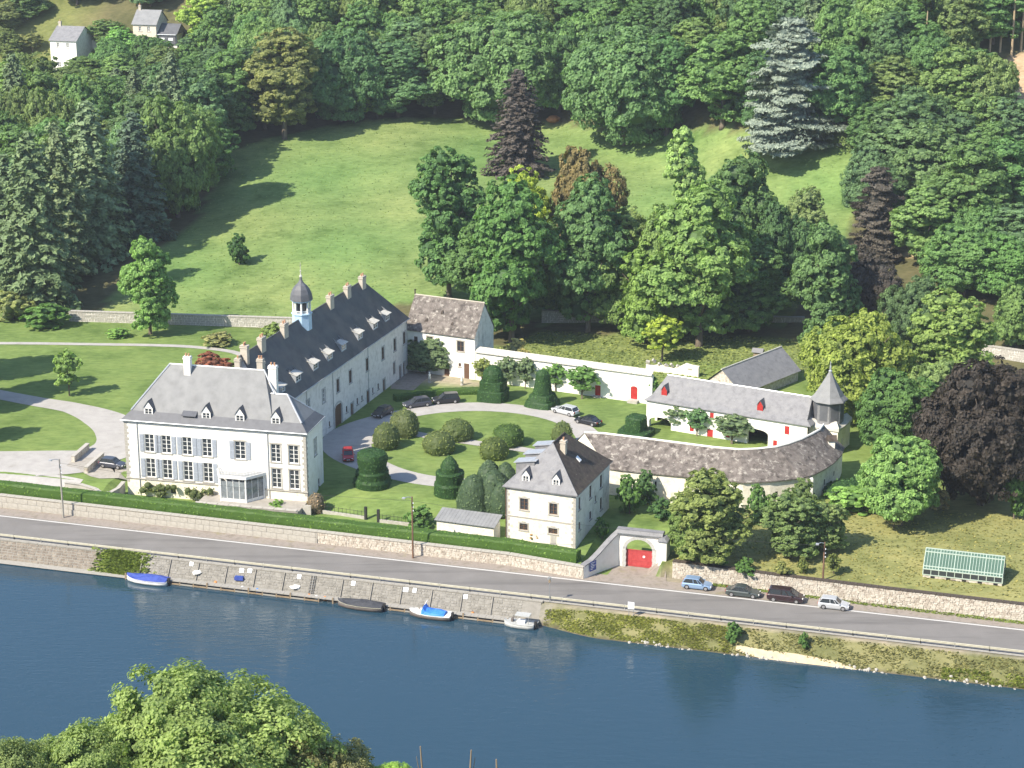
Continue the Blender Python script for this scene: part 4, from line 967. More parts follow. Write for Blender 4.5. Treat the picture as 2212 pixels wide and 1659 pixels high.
def wallbody(m, P, Q, z0, z1, th):
    P, Q = Vector(P), Vector(Q); d = (Q-P).normalized(); n_ = Vector((d.y,-d.x))*th
    m.hexa([(*P,z0),(*Q,z0),(*(Q-n_),z0),(*(P-n_),z0),(*P,z1[0]),(*Q,z1[1]),(*(Q-n_),z1[1]),(*(P-n_),z1[0])])
LW = empty('roadside_wall', (0,0,0), 0, 'long limestone retaining wall along the road below the clipped hedge', 'wall')
wp = [(-150,299.6),(-74.5,277.0),(-27.0,262.9),(-.4,254.8),(9.5,250.15)]
zt_ = [1.75,1.7,1.6,1.55,1.6]
m = MB()
for i in range(4): wallbody(m, wp[i], wp[i+1], -.4, (zt_[i],zt_[i+1]), .5)
m.build('wall_core', mortar, LW)
# left run: two dressed courses of big blocks with a ledge, right run: rubble
def blocks(P, Q, z0, z1, rows, bw, seed, out=.06):
    rr_ = random.Random(seed); P, Q = Vector(P), Vector(Q); L = (Q-P).length; d = (Q-P)/L; ang = math.atan2(d.y, d.x); n_ = Vector((d.y,-d.x))
    for k in range(rows):
        x = 0.
        while x < L-.1:
            w = min(bw*rr_.uniform(.7,1.4), L-x); h = (z1-z0)/rows; c_ = P+d*(x+w/2)+n_*(out/2+rr_.uniform(-.02,.03)-(.0 if k < rows/2 else .06))
            link('stone', _bx[limestone.name], None, LW, loc=(c_.x,c_.y,z0+(k+.5)*h), rot=(0,0,ang), sc=(w-.035,out+.06,h-.035)); x += w
a = Vector(wp[1]).lerp(Vector(wp[0]), .06); blocks(a, wp[2], -.1, .78, 1, 1.25, 1, .16); blocks(a, wp[2], .80, 1.5, 1, 1.05, 2, .05)
rubble(LW, wp[2], wp[3], (-.2,-.2), (1.5,1.45), .55, .3, rubble_m, .05, seed=3); rubble(LW, wp[3], wp[4], (-.2,-.2), (1.45,1.5), .55, .3, rubble_m, .05, seed=4)
rubble(LW, wp[0], a, (-.2,-.2), (1.6,1.55), .7, .4, rubble_m, .05, seed=14)
def coping(par, pts, z, w=.75, th=.13, step=1.3, mat=None, name='coping_stone'):
    for i in range(len(pts)-1):
        P, Q = Vector(pts[i]), Vector(pts[i+1]); L = (Q-P).length; d = (Q-P)/L; ang = math.atan2(d.y,d.x); n_ = Vector((d.y,-d.x)); k = max(1,int(L/step))
        MB_ = _bx.setdefault((mat or limestone).name, MB().box(-.5,.5,-.5,.5,-.5,.5).mesh('block', mat or limestone))
        for j in range(k):
            c_ = P+d*L*(j+.5)/k-n_*(w/2-.12); g = (j+.5)/k
            link(name, MB_, None, par, loc=(c_.x,c_.y,z[i]+(z[i+1]-z[i])*g+th/2+.004), rot=(0,-math.atan2(z[i+1]-z[i],L)*1.,ang+rnd.uniform(-.006,.006)), sc=(L/k-.03,w,th))
coping(LW, wp[1:], zt_[1:])
RW = empty('garden_wall', (0,0,0), 0, 'rubble stone retaining wall along the road below the dry garden', 'wall')
wr = [(21.3,250.6),(34.,246.2),(48.,241.6),(64.6,236.4),(110,222.8)]; zr_ = [2.3,2.25,2.25,2.25,2.25]
m = MB()
for i in range(4): wallbody(m, wr[i], wr[i+1], -.4, (zr_[i]-.08,zr_[i+1]-.08), .6)
m.build('wall_core', mortar, RW)
for i in range(4): rubble(RW, wr[i], wr[i+1], (-.25,-.25), (zr_[i],zr_[i+1]), .5, .27, rubble_m, .07, seed=20+i)
coping(RW, wr, zr_, .8, .1, .9, slate_brown)
# clipped hedge on top of the left wall
hp = [(-150,301.4),(-74,278.9),(-26.5,264.6),(0.2,256.4),(8.9,252.6)]
def hedge_mb(pts, w, z0, z1, seg=1.1, bulge=.06, seed=0, jit=.09):
    rr_ = random.Random(seed); rings = []
    for i in range(len(pts)-1):
        P, Q = Vector(pts[i]), Vector(pts[i+1]); L = (Q-P).length; d = (Q-P)/L; n_ = Vector((d.y,-d.x)); k = max(1,int(L/seg))
        for j in range(k+(1 if i == len(pts)-2 else 0)):
            c_ = P+d*L*j/k; zz = z0[i]+(z0[i+1]-z0[i])*j/k; zh = z1[i]+(z1[i+1]-z1[i])*j/k
            J = lambda: rr_.uniform(-jit,jit)
            prof = [(w/2,zz),(w/2+bulge,zz+(zh-zz)*.5),(w/2,zh-.2),(w/2-.22,zh),(-w/2+.22,zh),(-w/2,zh-.2),(-w/2-bulge,zz+(zh-zz)*.5),(-w/2,zz)]
            rings.append([(c_.x+n_.x*(o+J()*.6), c_.y+n_.y*(o+J()*.6), z+J()*.6) for o, z in prof])
    return MB().loft(rings)
HG = empty('clipped_hedge', (-70,277,1.4), 0, 'long clipped green hedge on top of the roadside wall', 'hedge')
o = leafy('foliage', hedge_mb(hp, 1.7, [1.0]*5, [3.15,3.1,2.95,2.95,3.0], seed=1), (.062,.105,.022), HG, .17, 11, .06, seed=1); o.location = (70,-277,-1.4)
# ------------------------------------------------------------------ quay
QY = empty('stone_quay', (0,0,0), 0, 'sloping grey stone quay face along the river below the guard rail', 'quay')
def sn3(s, n, z): x, y = to_xy(s, n); return (x, y, z)
quay_mortar = surf('grey_quay_mortar', [(.20,.19,.17),(.28,.265,.24)], 2., .95)
def quay_face(s0, s1, name, panels):
    m = MB(); m.loft([[sn3(s,232.35,-3.2),sn3(s,232.75,-2.3),sn3(s,234.2,-.12),sn3(s,234.45,.0)] for s in np.linspace(s0,s1,40)], False, False, False); m.build(name, quay_mortar, QY)
quay_face(-150,-63.2,'quay_core',0)
m_ = None
def slope_stones(s0, s1, seed, sw=.62, sh=.34):
    rr_ = random.Random(seed); m = MB(); rows = 7
    for k in range(rows):
        s = s0-rr_.random()*sw
        while s < s1:
            w = sw*rr_.uniform(.6,1.5); a, b_ = max(s0,s)+.03, min(s1,s+w)-.03; s += w
            if b_-a < .1: continue
            f0, f1 = (k+.06)/rows, (k+.94)/rows; o = rr_.uniform(.015,.075)
            P = lambda t_, f, o_: sn3(t_, 232.75+1.45*f-o_*.8, -2.3+2.18*f+o_*.55)
            J = lambda: rr_.uniform(-.04,.04)
            q0 = [P(a,f0,-.02),P(b_,f0,-.02),P(b_,f1,-.02),P(a,f1,-.02)]
            q1 = [P(a+.05+J(),f0+.02+J()*.3,o),P(b_-.05+J(),f0+.02+J()*.3,o),P(b_-.05+J(),f1-.02+J()*.3,o),P(a+.05+J(),f1-.02+J()*.3,o)]
            m.loft([q0,q1], False, True)
    return m
quay_m = surf('quay_masonry', [(.145,.138,.122),(.23,.22,.20),(.30,.288,.262)], 1.5, .92, [((.27,.255,.23),3.5,.62,.74),((.07,.065,.055),2.6,.6,.75)], .6, .05)
ribs = [-119.5+4.15*i for i in range(14)]
for a, b_ in zip(ribs[:-1], ribs[1:]):
    p = slope_stones(a+.12, b_-.12, int(a*10)); tag(p.build('masonry_panel', quay_m, QY), kind='stuff')
    MB().loft([[sn3(s,n-.06,z+.05),sn3(s,n+.1,z-.2)] for s, n, z in ()] if False else [[sn3(a-.06,232.7,-2.3),sn3(a+.06,232.7,-2.3),sn3(a+.06,234.2,-.05),sn3(a-.06,234.2,-.05)],[sn3(a-.06,232.6,-2.2),sn3(a+.06,232.6,-2.2),sn3(a+.06,234.1,.03),sn3(a-.06,234.1,.03)]]).build('rib', quay_mortar, QY)
tag(slope_stones(-150,-119.8,77,.7).build('masonry_panel', surf('brown_quay_rubble', [(.12,.10,.08),(.20,.17,.14),(.29,.255,.21)], 1.5, .92, bmp=.6, bdist=.05), QY), kind='stuff')
for i in range(60):
    s = -150+i*1.45
    MB().hexa([sn3(s,234.15,-.06),sn3(s+1.42,234.15,-.06),sn3(s+1.42,234.6,-.06),sn3(s,234.6,-.06),sn3(s,234.15,.10),sn3(s+1.42,234.15,.10),sn3(s+1.42,234.6,.10),sn3(s,234.6,.10)]).build('coping_stone', conc, QY)
strip_toe = MB(); strip_toe.loft([[sn3(s,231.6,-2.38),sn3(s,232.8,-2.32)] for s in np.linspace(-150,-121,12)], False, False, False); strip_toe.build('toe_ledge', conc, QY)
# landing stage
DK = empty('landing_stage', sn3(-92,232.2,-2.0), R(-16), 'narrow grey landing stage along the foot of the quay', 'dock')
def dl(s, n, z): return (s+92, n-232.2, z+2.0)
for i in range(58):
    a = -121+i*1.0; p = dl(a,232.0,-1.95); link('deck_board', _bx.setdefault(conc.name, MB().box(-.5,.5,-.5,.5,-.5,.5).mesh('block', conc)), None, DK, loc=(p[0]+.5,p[1],p[2]), sc=(.97,.95,.09))
for i in range(30):
    a = -121+i*2.; p = dl(a,231.6,-2.35); boxobj('pile', oldwood, DK, p[0]-.09,p[0]+.09,p[1]-.09,p[1]+.09,-1.,.0+(.35 if i % 3 == 0 else -.1))
for i in range(29):
    if i in (14,15): continue
    a = -121+i*2.; p = dl(a,231.53,-2.2); boxobj('fender_beam', oldwood if i % 2 else conc, DK, p[0]+.1,p[0]+1.9,p[1]-.05,p[1]+.05,-.42,-.24)
# ------------------------------------------------------------------ guard rail
GR = empty('guard_rail', (*to_xy(-75,234.75),0), R(-16), 'low cream guard rail between the road and the river', 'railing')
for i in range(34):
    s = -143.6+i*4.15
    if -62 < s < -58: pass
    boxobj('post', blackm if i % 2 else steel, GR, s+75-.06,s+75+.06,-.02,.1,.0,.72)
    MB_ = MB().loft([[(s+75+.02+x,y,z) for y,z in ((-.10,.40),(-.14,.48),(-.07,.54),(-.14,.62),(-.10,.70),(-.03,.70),(-.03,.40))] for x in (0,4.11)]); MB_.build('rail', rail_m, GR)
tm = MB(); rr_ = random.Random(12)
for k in range(420):
    s_ = rr_.uniform(-62,8); n_ = 230.25+rr_.gauss(0,.22)+.35*math.sin(s_*.5); r_ = rr_.uniform(.08,.28); x_, y_ = to_xy(s_, n_)
    z_ = hgt(s_, n_); a_ = rr_.random()*6
    tm.loft([[(x_+r_*q*math.cos(a_+j*1.26)*rr_.uniform(.7,1.2), y_+r_*q*math.sin(a_+j*1.26)*rr_.uniform(.7,1.2), z_+w_*r_) for j in range(5)] for q, w_ in ((1.,-.3),(.9,.35),(.45,.7))])
tag(tm.build('shore_stones', limestone), 'pale stones along the water edge of the river bank', None, None, 'stuff')
# ladder, notice boards, crates and buoys on the quay
LD = empty('quay_ladder', sn3(-94.6,233.4,-1.2), R(-16), 'dark steel ladder lying up the quay slope', 'ladder')
for sx in (-.3,.3): MB().bar((sx,-.85,-1.0),(sx,.75,1.25),.06,.06).build('rail', blackm, LD)
for k in range(8): f = k/7; MB().bar((-.3,-.8+1.5*f,-.95+2.15*f),(.3,-.8+1.5*f,-.95+2.15*f),.05,.05).build('rung', steel, LD)
def qpos(u, v):
    """point on the quay slope seen at u, v"""
    lo, hi = -2.4, .1
    for _ in range(30):
        z = (lo+hi)/2; p = at(u, v, z); n = to_sn(p.x,p.y)[1]
        if n > 232.75+1.45*(z+2.3)/2.18: lo = z
        else: hi = z
    return at(u, v, lo)
k_ = 0
for x, y, w, lab in ((1300,675,.55,'small white notice board on the quay near the moored blue boat'),(1640,720,.62,'left board of the first pair of white boards on the quay'),(1695,722,.62,'right board of the first pair of white boards on the quay'),(2030,760,.55,'white notice board on the quay just before the ladder')):
    p = qpos((x/1.7015)*.54216, (1850+y/1.7015)*.54216)
    b_ = empty('notice_board', p, R(-16), lab, 'sign', 'boards on the quay'); b_.rotation_euler = (R(56)-R(90)+R(34)*0,0,R(-16)); b_.rotation_euler = (R(-34),0,R(-16))
    MB().box(-w/2,w/2,-.10,-.06,-.30,.30).build('board', sign_w, b_); MB().box(-w/2+.06,w/2-.06,-.106,-.101,.12,.2).build('header', zinc, b_)
for x, y, w, lab in ((440,637,.55,'white notice board on the quay just past the ladder'),(795,680,.72,'left board of the second pair above the dark covered boat'),(855,685,.5,'right board of the second pair above the dark covered boat'),(1200,728,.55,'white notice board on the quay beyond the white and blue boat')):
    p = qpos((1150+x/1.7015)*.54216, (1950+y/1.7015)*.54216)
    b_ = empty('notice_board', p, R(-16), lab, 'sign', 'boards on the quay'); b_.rotation_euler = (R(-34),0,R(-16))
    MB().box(-w/2,w/2,-.10,-.06,-.30,.30).build('board', sign_w, b_); MB().box(-w/2+.06,w/2-.06,-.106,-.101,.12,.2).build('header', zinc, b_)
def buoy(u, v, mat, lab):
    p = at(u, v, WATER+.3); e_ = empty('mooring_buoy', p, 0, lab, 'buoy', 'buoys along the landing stage')
    MB().lathe([(.05,-.42),(.2,-.36),(.25,-.1),(.25,.15),(.14,.32),(.05,.36)], 10).build('float', mat, e_, True); MB().lathe([(.26,-.08),(.26,.05)], 10).build('band', sign_w, e_)
for u, v, mt, lab in ((418,1251,buoy_o,'orange and white buoy nearest the blue covered boat'),(441,1254,hull_w,'white buoy, second from the blue covered boat'),(466,1260,buoy_o,'orange buoy, third from the blue covered boat'),(524,1271,hull_w,'white buoy alone below the blue crate'),(556,1276,cloth_c,'blue buoy hanging at the middle of the landing stage'),(668,1288,buoy_o,'orange buoy just below the ladder'),(684,1291,hull_w,'white buoy right of the ladder'),(702,1293,buoy_o,'orange buoy nearest the dark covered boat'),(1021,1327,buoy_o,'orange buoy right of the white and blue boat')): buoy(u, v, mt, lab)
p = qpos(517,1252); e_ = empty('blue_crate', p, R(-10), 'dark blue plastic crate lying on the landing stage', 'crate'); MB().box(-.6,.6,-.35,.3,.0,.45).build('box', cloth_b, e_); MB().box(-.5,.5,-.25,.2,.455,.5).build('lid', sign_b, e_)
for u, v, lab in ((426,1239,'crumpled white sheet on the quay near the boards'),(638,1271,'crumpled white sheet on the quay left of the ladder')):
    p = qpos(u, v); mm_ = MB().sphere((0,0,.15),.75,9,6,.3); rr_ = random.Random(int(u)); mm_.v = [(x*(1+rr_.uniform(-.3,.3)),y*.6*(1+rr_.uniform(-.3,.3)),z+rr_.uniform(-.1,.15)) for x,y,z in mm_.v]
    o = mm_.build('white_sheet', hull_w); o.location = p; tag(o, lab, 'sheet', 'sheets on the quay')

# ------------------------------------------------------------------ boats
def boat(u, v, L, Wd_, hull, lab, cover=None, rz=R(-16+180), deck=None, style='cover'):
    p = at(u, v, WATER); e_ = empty('motor_boat', (p.x,p.y,WATER), rz, lab, 'boat', 'boats moored at the quay')
    st = [(-.5,.78,.0),(-.3,.95,.0),(0,1.,.0),(.25,.86,.03),(.4,.55,.08),(.47,.28,.13),(.5,.04,.18)]
    rings = []
    for f, w, up_ in st:
        hw = Wd_/2*w; rings.append([(f*L,-hw,.62+up_*1.4),(f*L,-hw*.92,.15+up_),(f*L,-hw*.45,-.22+up_),(f*L,hw*.45,-.22+up_),(f*L,hw*.92,.15+up_),(f*L,hw,.62+up_*1.4)])
    MB().loft(rings).build('hull', hull, e_, True)
    m = MB(); m.loft([[(f*L,-Wd_/2*w-.03,.60+u_*1.4),(f*L,-Wd_/2*w-.03,.68+u_*1.4),(f*L,Wd_/2*w+.03,.68+u_*1.4),(f*L,Wd_/2*w+.03,.60+u_*1.4)] for f,w,u_ in st]); m.build('gunwale', deck or hull_w, e_)
    if style == 'cover':
        m = MB(); rr_ = random.Random(int(u)); rings = []
        for f, w, u_ in st:
            hw = Wd_/2*w*1.02; zc = .7+u_*1.4+(.42 if -.35 < f < .2 else .16)
            rings.append([(f*L,-hw,.55+u_*1.4),(f*L,-hw,.72+u_*1.4),(f*L,-hw*.5,zc-.1+rr_.uniform(-.06,.06)),(f*L,rr_.uniform(-.1,.1),zc+rr_.uniform(-.05,.12)),(f*L,hw*.5,zc-.1+rr_.uniform(-.06,.06)),(f*L,hw,.72+u_*1.4),(f*L,hw,.55+u_*1.4)])
        m.loft(rings); m.build('cover', cover, e_)
    if style == 'tarp':
        m = MB(); rr_ = random.Random(3); rings = []
        for f, w, zc in ((-.36,.86,1.0),(-.2,.97,1.15),(-.05,1.,1.1),(.08,.98,1.25),(.14,.92,1.75),(.18,.85,1.3)):
            hw = Wd_/2*w; rings.append([(f*L,-hw,.66),(f*L,-hw*.8,zc-.2+rr_.uniform(-.05,.05)),(f*L,0,zc+rr_.uniform(-.05,.08)),(f*L,hw*.8,zc-.2),(f*L,hw,.66)])
        m.loft(rings); m.build('tarpaulin', cover, e_); MB().bar((.14*L,0,1.6),(.05*L,.3,2.5),.08,.08).build('mast', hull_w, e_)
    if style == 'canopy':
        MB().box(-.36*L,.12*L,-.62,.62,1.75,1.83).build('canopy', hull_g, e_)
        for f in (-.34,.1):
            for y in (-.58,.58): MB().bar((f*L,y,.65),(f*L,y,1.75),.05,.05).build('canopy_post', steel, e_)
        MB().box(-.2*L,.05*L,-.45,.45,.685,.95).build('bench', sign_w, e_); MB().box(.2*L,.26*L,-.3,.3,.7,1.15).build('console', hull_d, e_)
    MB().box(-.5*L-.3,-.5*L,-.2,.2,.15,1.0).build('outboard_motor', blackm, e_)
    MB().tube([(.46*L,.1,.85),(.3*L,-2.,.75)], .025, 4).build('mooring_line', rail_m, e_)
boat(319,1258,6.0,2.3,hull_w,'white boat under a dark blue cover, leftmost at the quay',cloth_b)
boat(779,1313,6.3,2.3,hull_d,'boat under a charcoal cover moored at the middle of the quay',cloth_k,deck=rail_m)
boat(930,1333,5.7,2.2,hull_d,'white boat with bright blue tarpaulin moored right of the dark covered boat',cloth_c,style='tarp')
boat(1122,1354,4.0,1.8,hull_g,'small grey open boat with flat canopy at the end of the quay',style='canopy',deck=hull_g)
# ------------------------------------------------------------------ cars
carmats = {}
def paint(name, col):
    if name in carmats: return carmats[name]
    m, t, b = NT(name+'_car_paint'); b.inputs['Base Color'].default_value = (*col,1); b.inputs['Roughness'].default_value = .32; b.inputs['Coat Weight'].default_value = .5; b.inputs['Metallic'].default_value = .2
    carmats[name] = m; return m
def car(pos, rz, kind, mat, lab, group, name='parked_car'):
    L, Wc, H = {'hatch':(4.0,1.72,1.48),'sedan':(4.5,1.78,1.42),'suv':(4.5,1.84,1.66),'mpv':(4.75,1.84,1.74),'estate':(4.7,1.82,1.5)}[kind]
    e_ = empty(name, pos, rz, lab, 'car', group); h = Wc/2; gl_ = .27; bt = H*.58
    # lower body lofted along x with bevelled shoulders
    st = [(-.5,.80,.42,bt-.14),(-.485,.92,.28,bt-.02),(-.42,.99,.22,bt+.03),(-.1,1.,.2,bt+.02),(.18,1.,.2,bt-.0),(.30,.99,.21,bt-.06),(.42,.95,.24,bt-.16),(.485,.86,.30,bt-.27),(.5,.74,.42,bt-.34)]
    MB().loft([[(f*L,-h*w*.94,z0),(f*L,-h*w,z0+.18),(f*L,-h*w,z1-.10),(f*L,-h*w*.93,z1),(f*L,h*w*.93,z1),(f*L,h*w,z1-.10),(f*L,h*w,z0+.18),(f*L,h*w*.94,z0)] for f,w,z0,z1 in st]).build('body', mat, e_, False)
    rear = {'hatch':(-.46,-.37),'sedan':(-.36,-.2),'suv':(-.47,-.41),'mpv':(-.48,-.42),'estate':(-.47,-.38)}[kind]
    fr = (.24,.05) if kind != 'mpv' else (.34,.12)
    cab = [(rear[0],bt-.02,.86),(rear[1],H-.1,.74),(fr[1],H-.07,.73),(fr[0],bt-.08,.84)]
    MB().loft([[(cab[0][0]*L,s*h*cab[0][2],cab[0][1]),(cab[1][0]*L,s*h*cab[1][2],cab[1][1]),(cab[2][0]*L,s*h*cab[2][2],cab[2][1]),(cab[3][0]*L,s*h*cab[3][2],cab[3][1])] for s in (-1,1)]).build('windows', glass_m, e_)
    MB().loft([[(f*L,-h*w*1.02,z),(f*L,-h*w*.9,z+.06),(f*L,h*w*.9,z+.06),(f*L,h*w*1.02,z)] for f,w,z in ((rear[1]-.025,.76,H-.13),(rear[1]+.02,.76,H-.075),((rear[1]+fr[1])/2,.76,H-.05),(fr[1],.745,H-.075),(fr[1]+.03,.755,H-.13))]).build('roof', mat, e_)
    m = MB()
    for s in (-1,1):
        for (f0,z0,w0),(f1,z1,w1) in (((cab[0][0],cab[0][1],cab[0][2]),(cab[1][0],cab[1][1],cab[1][2])),((cab[3][0],cab[3][1],cab[3][2]),(cab[2][0],cab[2][1],cab[2][2])),((-.1,bt,.85),(-.12,H-.1,.745)),((.09,bt-.02,.85),(.0,H-.08,.74))): m.bar((f0*L,s*h*(w0+.012),z0),(f1*L,s*h*(w1+.012),z1),.07,.07)
    m.build('pillars', mat, e_)
    for f in (-.31,.315):
        for s in (-1,1):
            w = MB().loft([[(f*L+.33*math.cos(2*math.pi*j/14),s*h*q,.33+.33*math.sin(2*math.pi*j/14)) for j in range(14)] for q in (.78,1.0)]).build('wheel', rubber, e_)
            MB().loft([[(f*L+.2*math.cos(2*math.pi*j/10),s*(h*1.0+q),.33+.2*math.sin(2*math.pi*j/10)) for j in range(10)] for q in (.003,.02)]).build('rim', chrome, w)
    for s in (-1,1):
        MB().box(L*.462,L*.492,*sorted((s*h*.5,s*h*.84)),bt-.36,bt-.22).build('headlight', lamp_wh, e_); MB().box(-L*.501,-L*.478,*sorted((s*h*.55,s*h*.84)),bt-.26,bt-.02).build('tail_light', lamp_red, e_)
        MB().box(L*.18,L*.22,*sorted((s*h*.98,s*h*1.14)),bt+.0,bt+.12).build('mirror', mat, e_)
    MB().box(L*.497,L*.506,-.26,.26,.42,.52).build('number_plate', sign_w, e_); MB().box(-L*.507,-L*.498,-.26,.26,.5,.6).build('number_plate', sign_w, e_)
    MB().box(L*.49,L*.502,-h*.55,h*.55,.55,.66).build('grille', blackm, e_)
    return e_
kerb = 'cars parked along the road'; yard = 'cars parked in the courtyard'
def rcar(u, v, *a): p = at(u, v, -.02); car((p.x,p.y,-.02), R(-16), *a)
rcar(1506,1270,'hatch',paint('light_blue',(.22,.33,.50)),'light blue hatchback parked by the garden wall nearest the red gate',kerb)
rcar(1605,1286,'sedan',paint('grey_green',(.06,.075,.075)),'dark grey low car parked second from the red gate',kerb)
rcar(1697,1297,'mpv',paint('maroon',(.035,.018,.022)),'dark maroon people carrier parked between grey and silver cars',kerb)
rcar(1801,1313,'hatch',paint('silver',(.50,.52,.55)),'silver hatchback parked below the wooden lamp pole',kerb)
def ycar(u, v, hd, *a): p = at(u, v, 2.56); car((p.x,p.y,2.54), R(hd), *a)
ycar(826,897,-125,'hatch',paint('black',(.012,.014,.02)),'black car in the shade of the long wing',yard)
ycar(901,877,-158,'estate',paint('slate_blue',(.05,.055,.075)),'dark slate blue estate car parked below the low hedge',yard)
ycar(963,869,-168,'suv',paint('black',(.012,.014,.02)),'black off-road car parked right of the slate blue estate',yard)
ycar(1221,893,141,'estate',paint('silver',(.50,.52,.55)),'silver estate car on the far side of the courtyard drive',yard)
ycar(1270,915,143,'sedan',paint('black',(.012,.014,.02)),'black saloon car behind the silver estate car',yard)
ycar(752,990,-84,'hatch',paint('red',(.42,.015,.02)),'small red car beside the manor house in the shade',yard)
p = at(244,1009,2.6); car((p.x,p.y,2.62), R(-18), 'hatch', paint('slate_blue',(.05,.055,.075)), 'dark car parked on the terrace left of the manor house', None)
# ------------------------------------------------------------------ poles, lamps, signs
def pole(u, v, h, mat, lab, z=0., lamp=True, lean=0.):
    p = at(u, v, z); e_ = empty('utility_pole', (p.x,p.y,z-.1), R(-16), lab, 'pole', 'poles along the road'); e_.rotation_euler = (0, lean, R(-16))
    MB().tube([(0,0,0),(0,0,h)], [.15,.10], 8).build('post', mat, e_)
    if lamp:
        MB().tube([(0,0,h-.15),(-.4,-.5,h+.1),(-.75,-.95,h+.1)], .05, 6).build('lamp_arm', steel, e_); MB().box(-1.0,-.6,-1.3,-.9,h+.02,h+.17).build('lamp_head', zinc, e_)
    for k in range(3): MB().lathe([(.06,0),(.09,.06),(.04,.16)], 7, (.16,0)).build('insulator', sign_w, e_, loc=(0,0,h-1.0-.55*k))
    return p
p1 = pole(137,1118,9.0,conc,'tall concrete lamp pole at the left end of the road')
p2 = pole(892,1205,9.0,tar_pole,'dark wooden lamp pole in front of the hedge')
p3 = pole(1776,1284,7.4,tar_pole,'brown wooden lamp pole between the parked cars')
def wire(a, b_, za, zb, sag=.8):
    pts = [Vector((a.x,a.y,za)).lerp(Vector((b_.x,b_.y,zb)), k/10)-Vector((0,0,sag*4*(k/10)*(1-k/10))) for k in range(11)]
    return MB().tube(pts, .02, 3)
for a, b_, za, zb, lab in ((p1,p2,8.3,8.3,'thin overhead wire between the concrete and dark wooden poles'),(p2,p3,8.3,6.8,'thin overhead wire between the two wooden poles')):
    o = wire(a, b_, za, zb).build('overhead_wire', blackm); tag(o, lab, 'wire', 'overhead wires')
p = at(1187,1300,0.); e_ = empty('road_sign', (p.x,p.y,-.05), R(-16), 'tall thin post with a small round sign at the end of the quay', 'sign')
MB().tube([(0,0,0),(0,0,3.4)], .05, 6).build('post', steel, e_); MB().loft([[(.32*math.cos(2*math.pi*j/16),y,3.2+.32*math.sin(2*math.pi*j/16)) for j in range(16)] for y in (.05,.08)]).build('sign_face', steel, e_); MB().box(-.12,.12,-.12,-.055,2.75,3.15).build('sign_box', oldwood, e_)
p = at(1363,1330,0.); e_ = empty('road_sign', (p.x,p.y,-.05), R(-16), 'white rectangular sign beside the guard rail opposite the parked cars', 'sign')
for s in (-.28,.28): MB().tube([(s,0,0),(s,0,1.9)], .04, 6).build('post', steel, e_)
MB().box(-.42,.42,-.07,-.04,1.0,1.95).build('sign_face', sign_w, e_)
# ------------------------------------------------------------------ greenhouse
GN = empty('greenhouse', (53.5,245.55,2.05), R(-17.3), 'long low greenhouse with pale glazing bars on a stone base in the dry garden', 'greenhouse')
gL, gD = 10.1, 5.0
m = MB().box(0,gL,0,gD,-.4,.55); m.build('base_wall', rubble_m, GN)
for k in range(5): MB().box(1.0+k*2.0,1.55+k*2.0,-.03,.05,.1,.42).build('vent', dark, GN)
ge, gr = 1.35, 3.3
fr_ = MB()
for a_, b_ in (((0,0,ge),(gL,0,ge)),((0,gD,ge),(gL,gD,ge)),((0,gD/2,gr),(gL,gD/2,gr)),((0,0,.56),(gL,0,.56)),((0,.35,ge+.28),(gL,.35,ge+.28)),((0,gD/2-.45,gr-.32),(gL,gD/2-.45,gr-.32)),((0,0,.5),(0,0,ge)),((gL,0,.5),(gL,0,ge)),((0,gD,.5),(0,gD,ge)),((gL,gD,.5),(gL,gD,ge))): fr_.bar(a_, b_, .13, .11)
fr_.build('frame', green_p, GN)
gp, t, b = NT('green_shaded_glass'); b.inputs['Base Color'].default_value = (.11,.20,.15,1); b.inputs['Roughness'].default_value = .25; b.inputs['Transmission Weight'].default_value = .35
nb = 26
for i in range(nb+1):
    x = gL*i/nb; MB().bar((x,0,ge),(x,gD/2,gr),.085 if i % 5 == 0 else .05,.06).build('glazing_bar', green_p, GN); MB().bar((x,gD,ge),(x,gD/2,gr),.07,.07).build('glazing_bar', green_p, GN)
for i in range(nb):
    x, X = gL*i/nb, gL*(i+1)/nb
    MB().poly((x,0,ge-.02),(X,0,ge-.02),(X,gD/2,gr-.02),(x,gD/2,gr-.02)).build('pane', gp, GN); MB().poly((x,gD,ge-.02),(X,gD,ge-.02),(X,gD/2,gr-.02),(x,gD/2,gr-.02)).build('pane', gp, GN)
for i in range(10): MB().box(gL*i/10+.04,gL*(i+1)/10-.04,-.01,.01,.62,ge-.06).build('side_pane', glass_m, GN); MB().bar((gL*i/10,0,.56),(gL*i/10,0,ge),.08,.08).build('mullion', green_p, GN)
for x in (0,gL): MB().poly((x,0,.55),(x,gD,.55),(x,gD,ge),(x,gD/2,gr),(x,0,ge)).build('gable_glass', glass_m, GN)
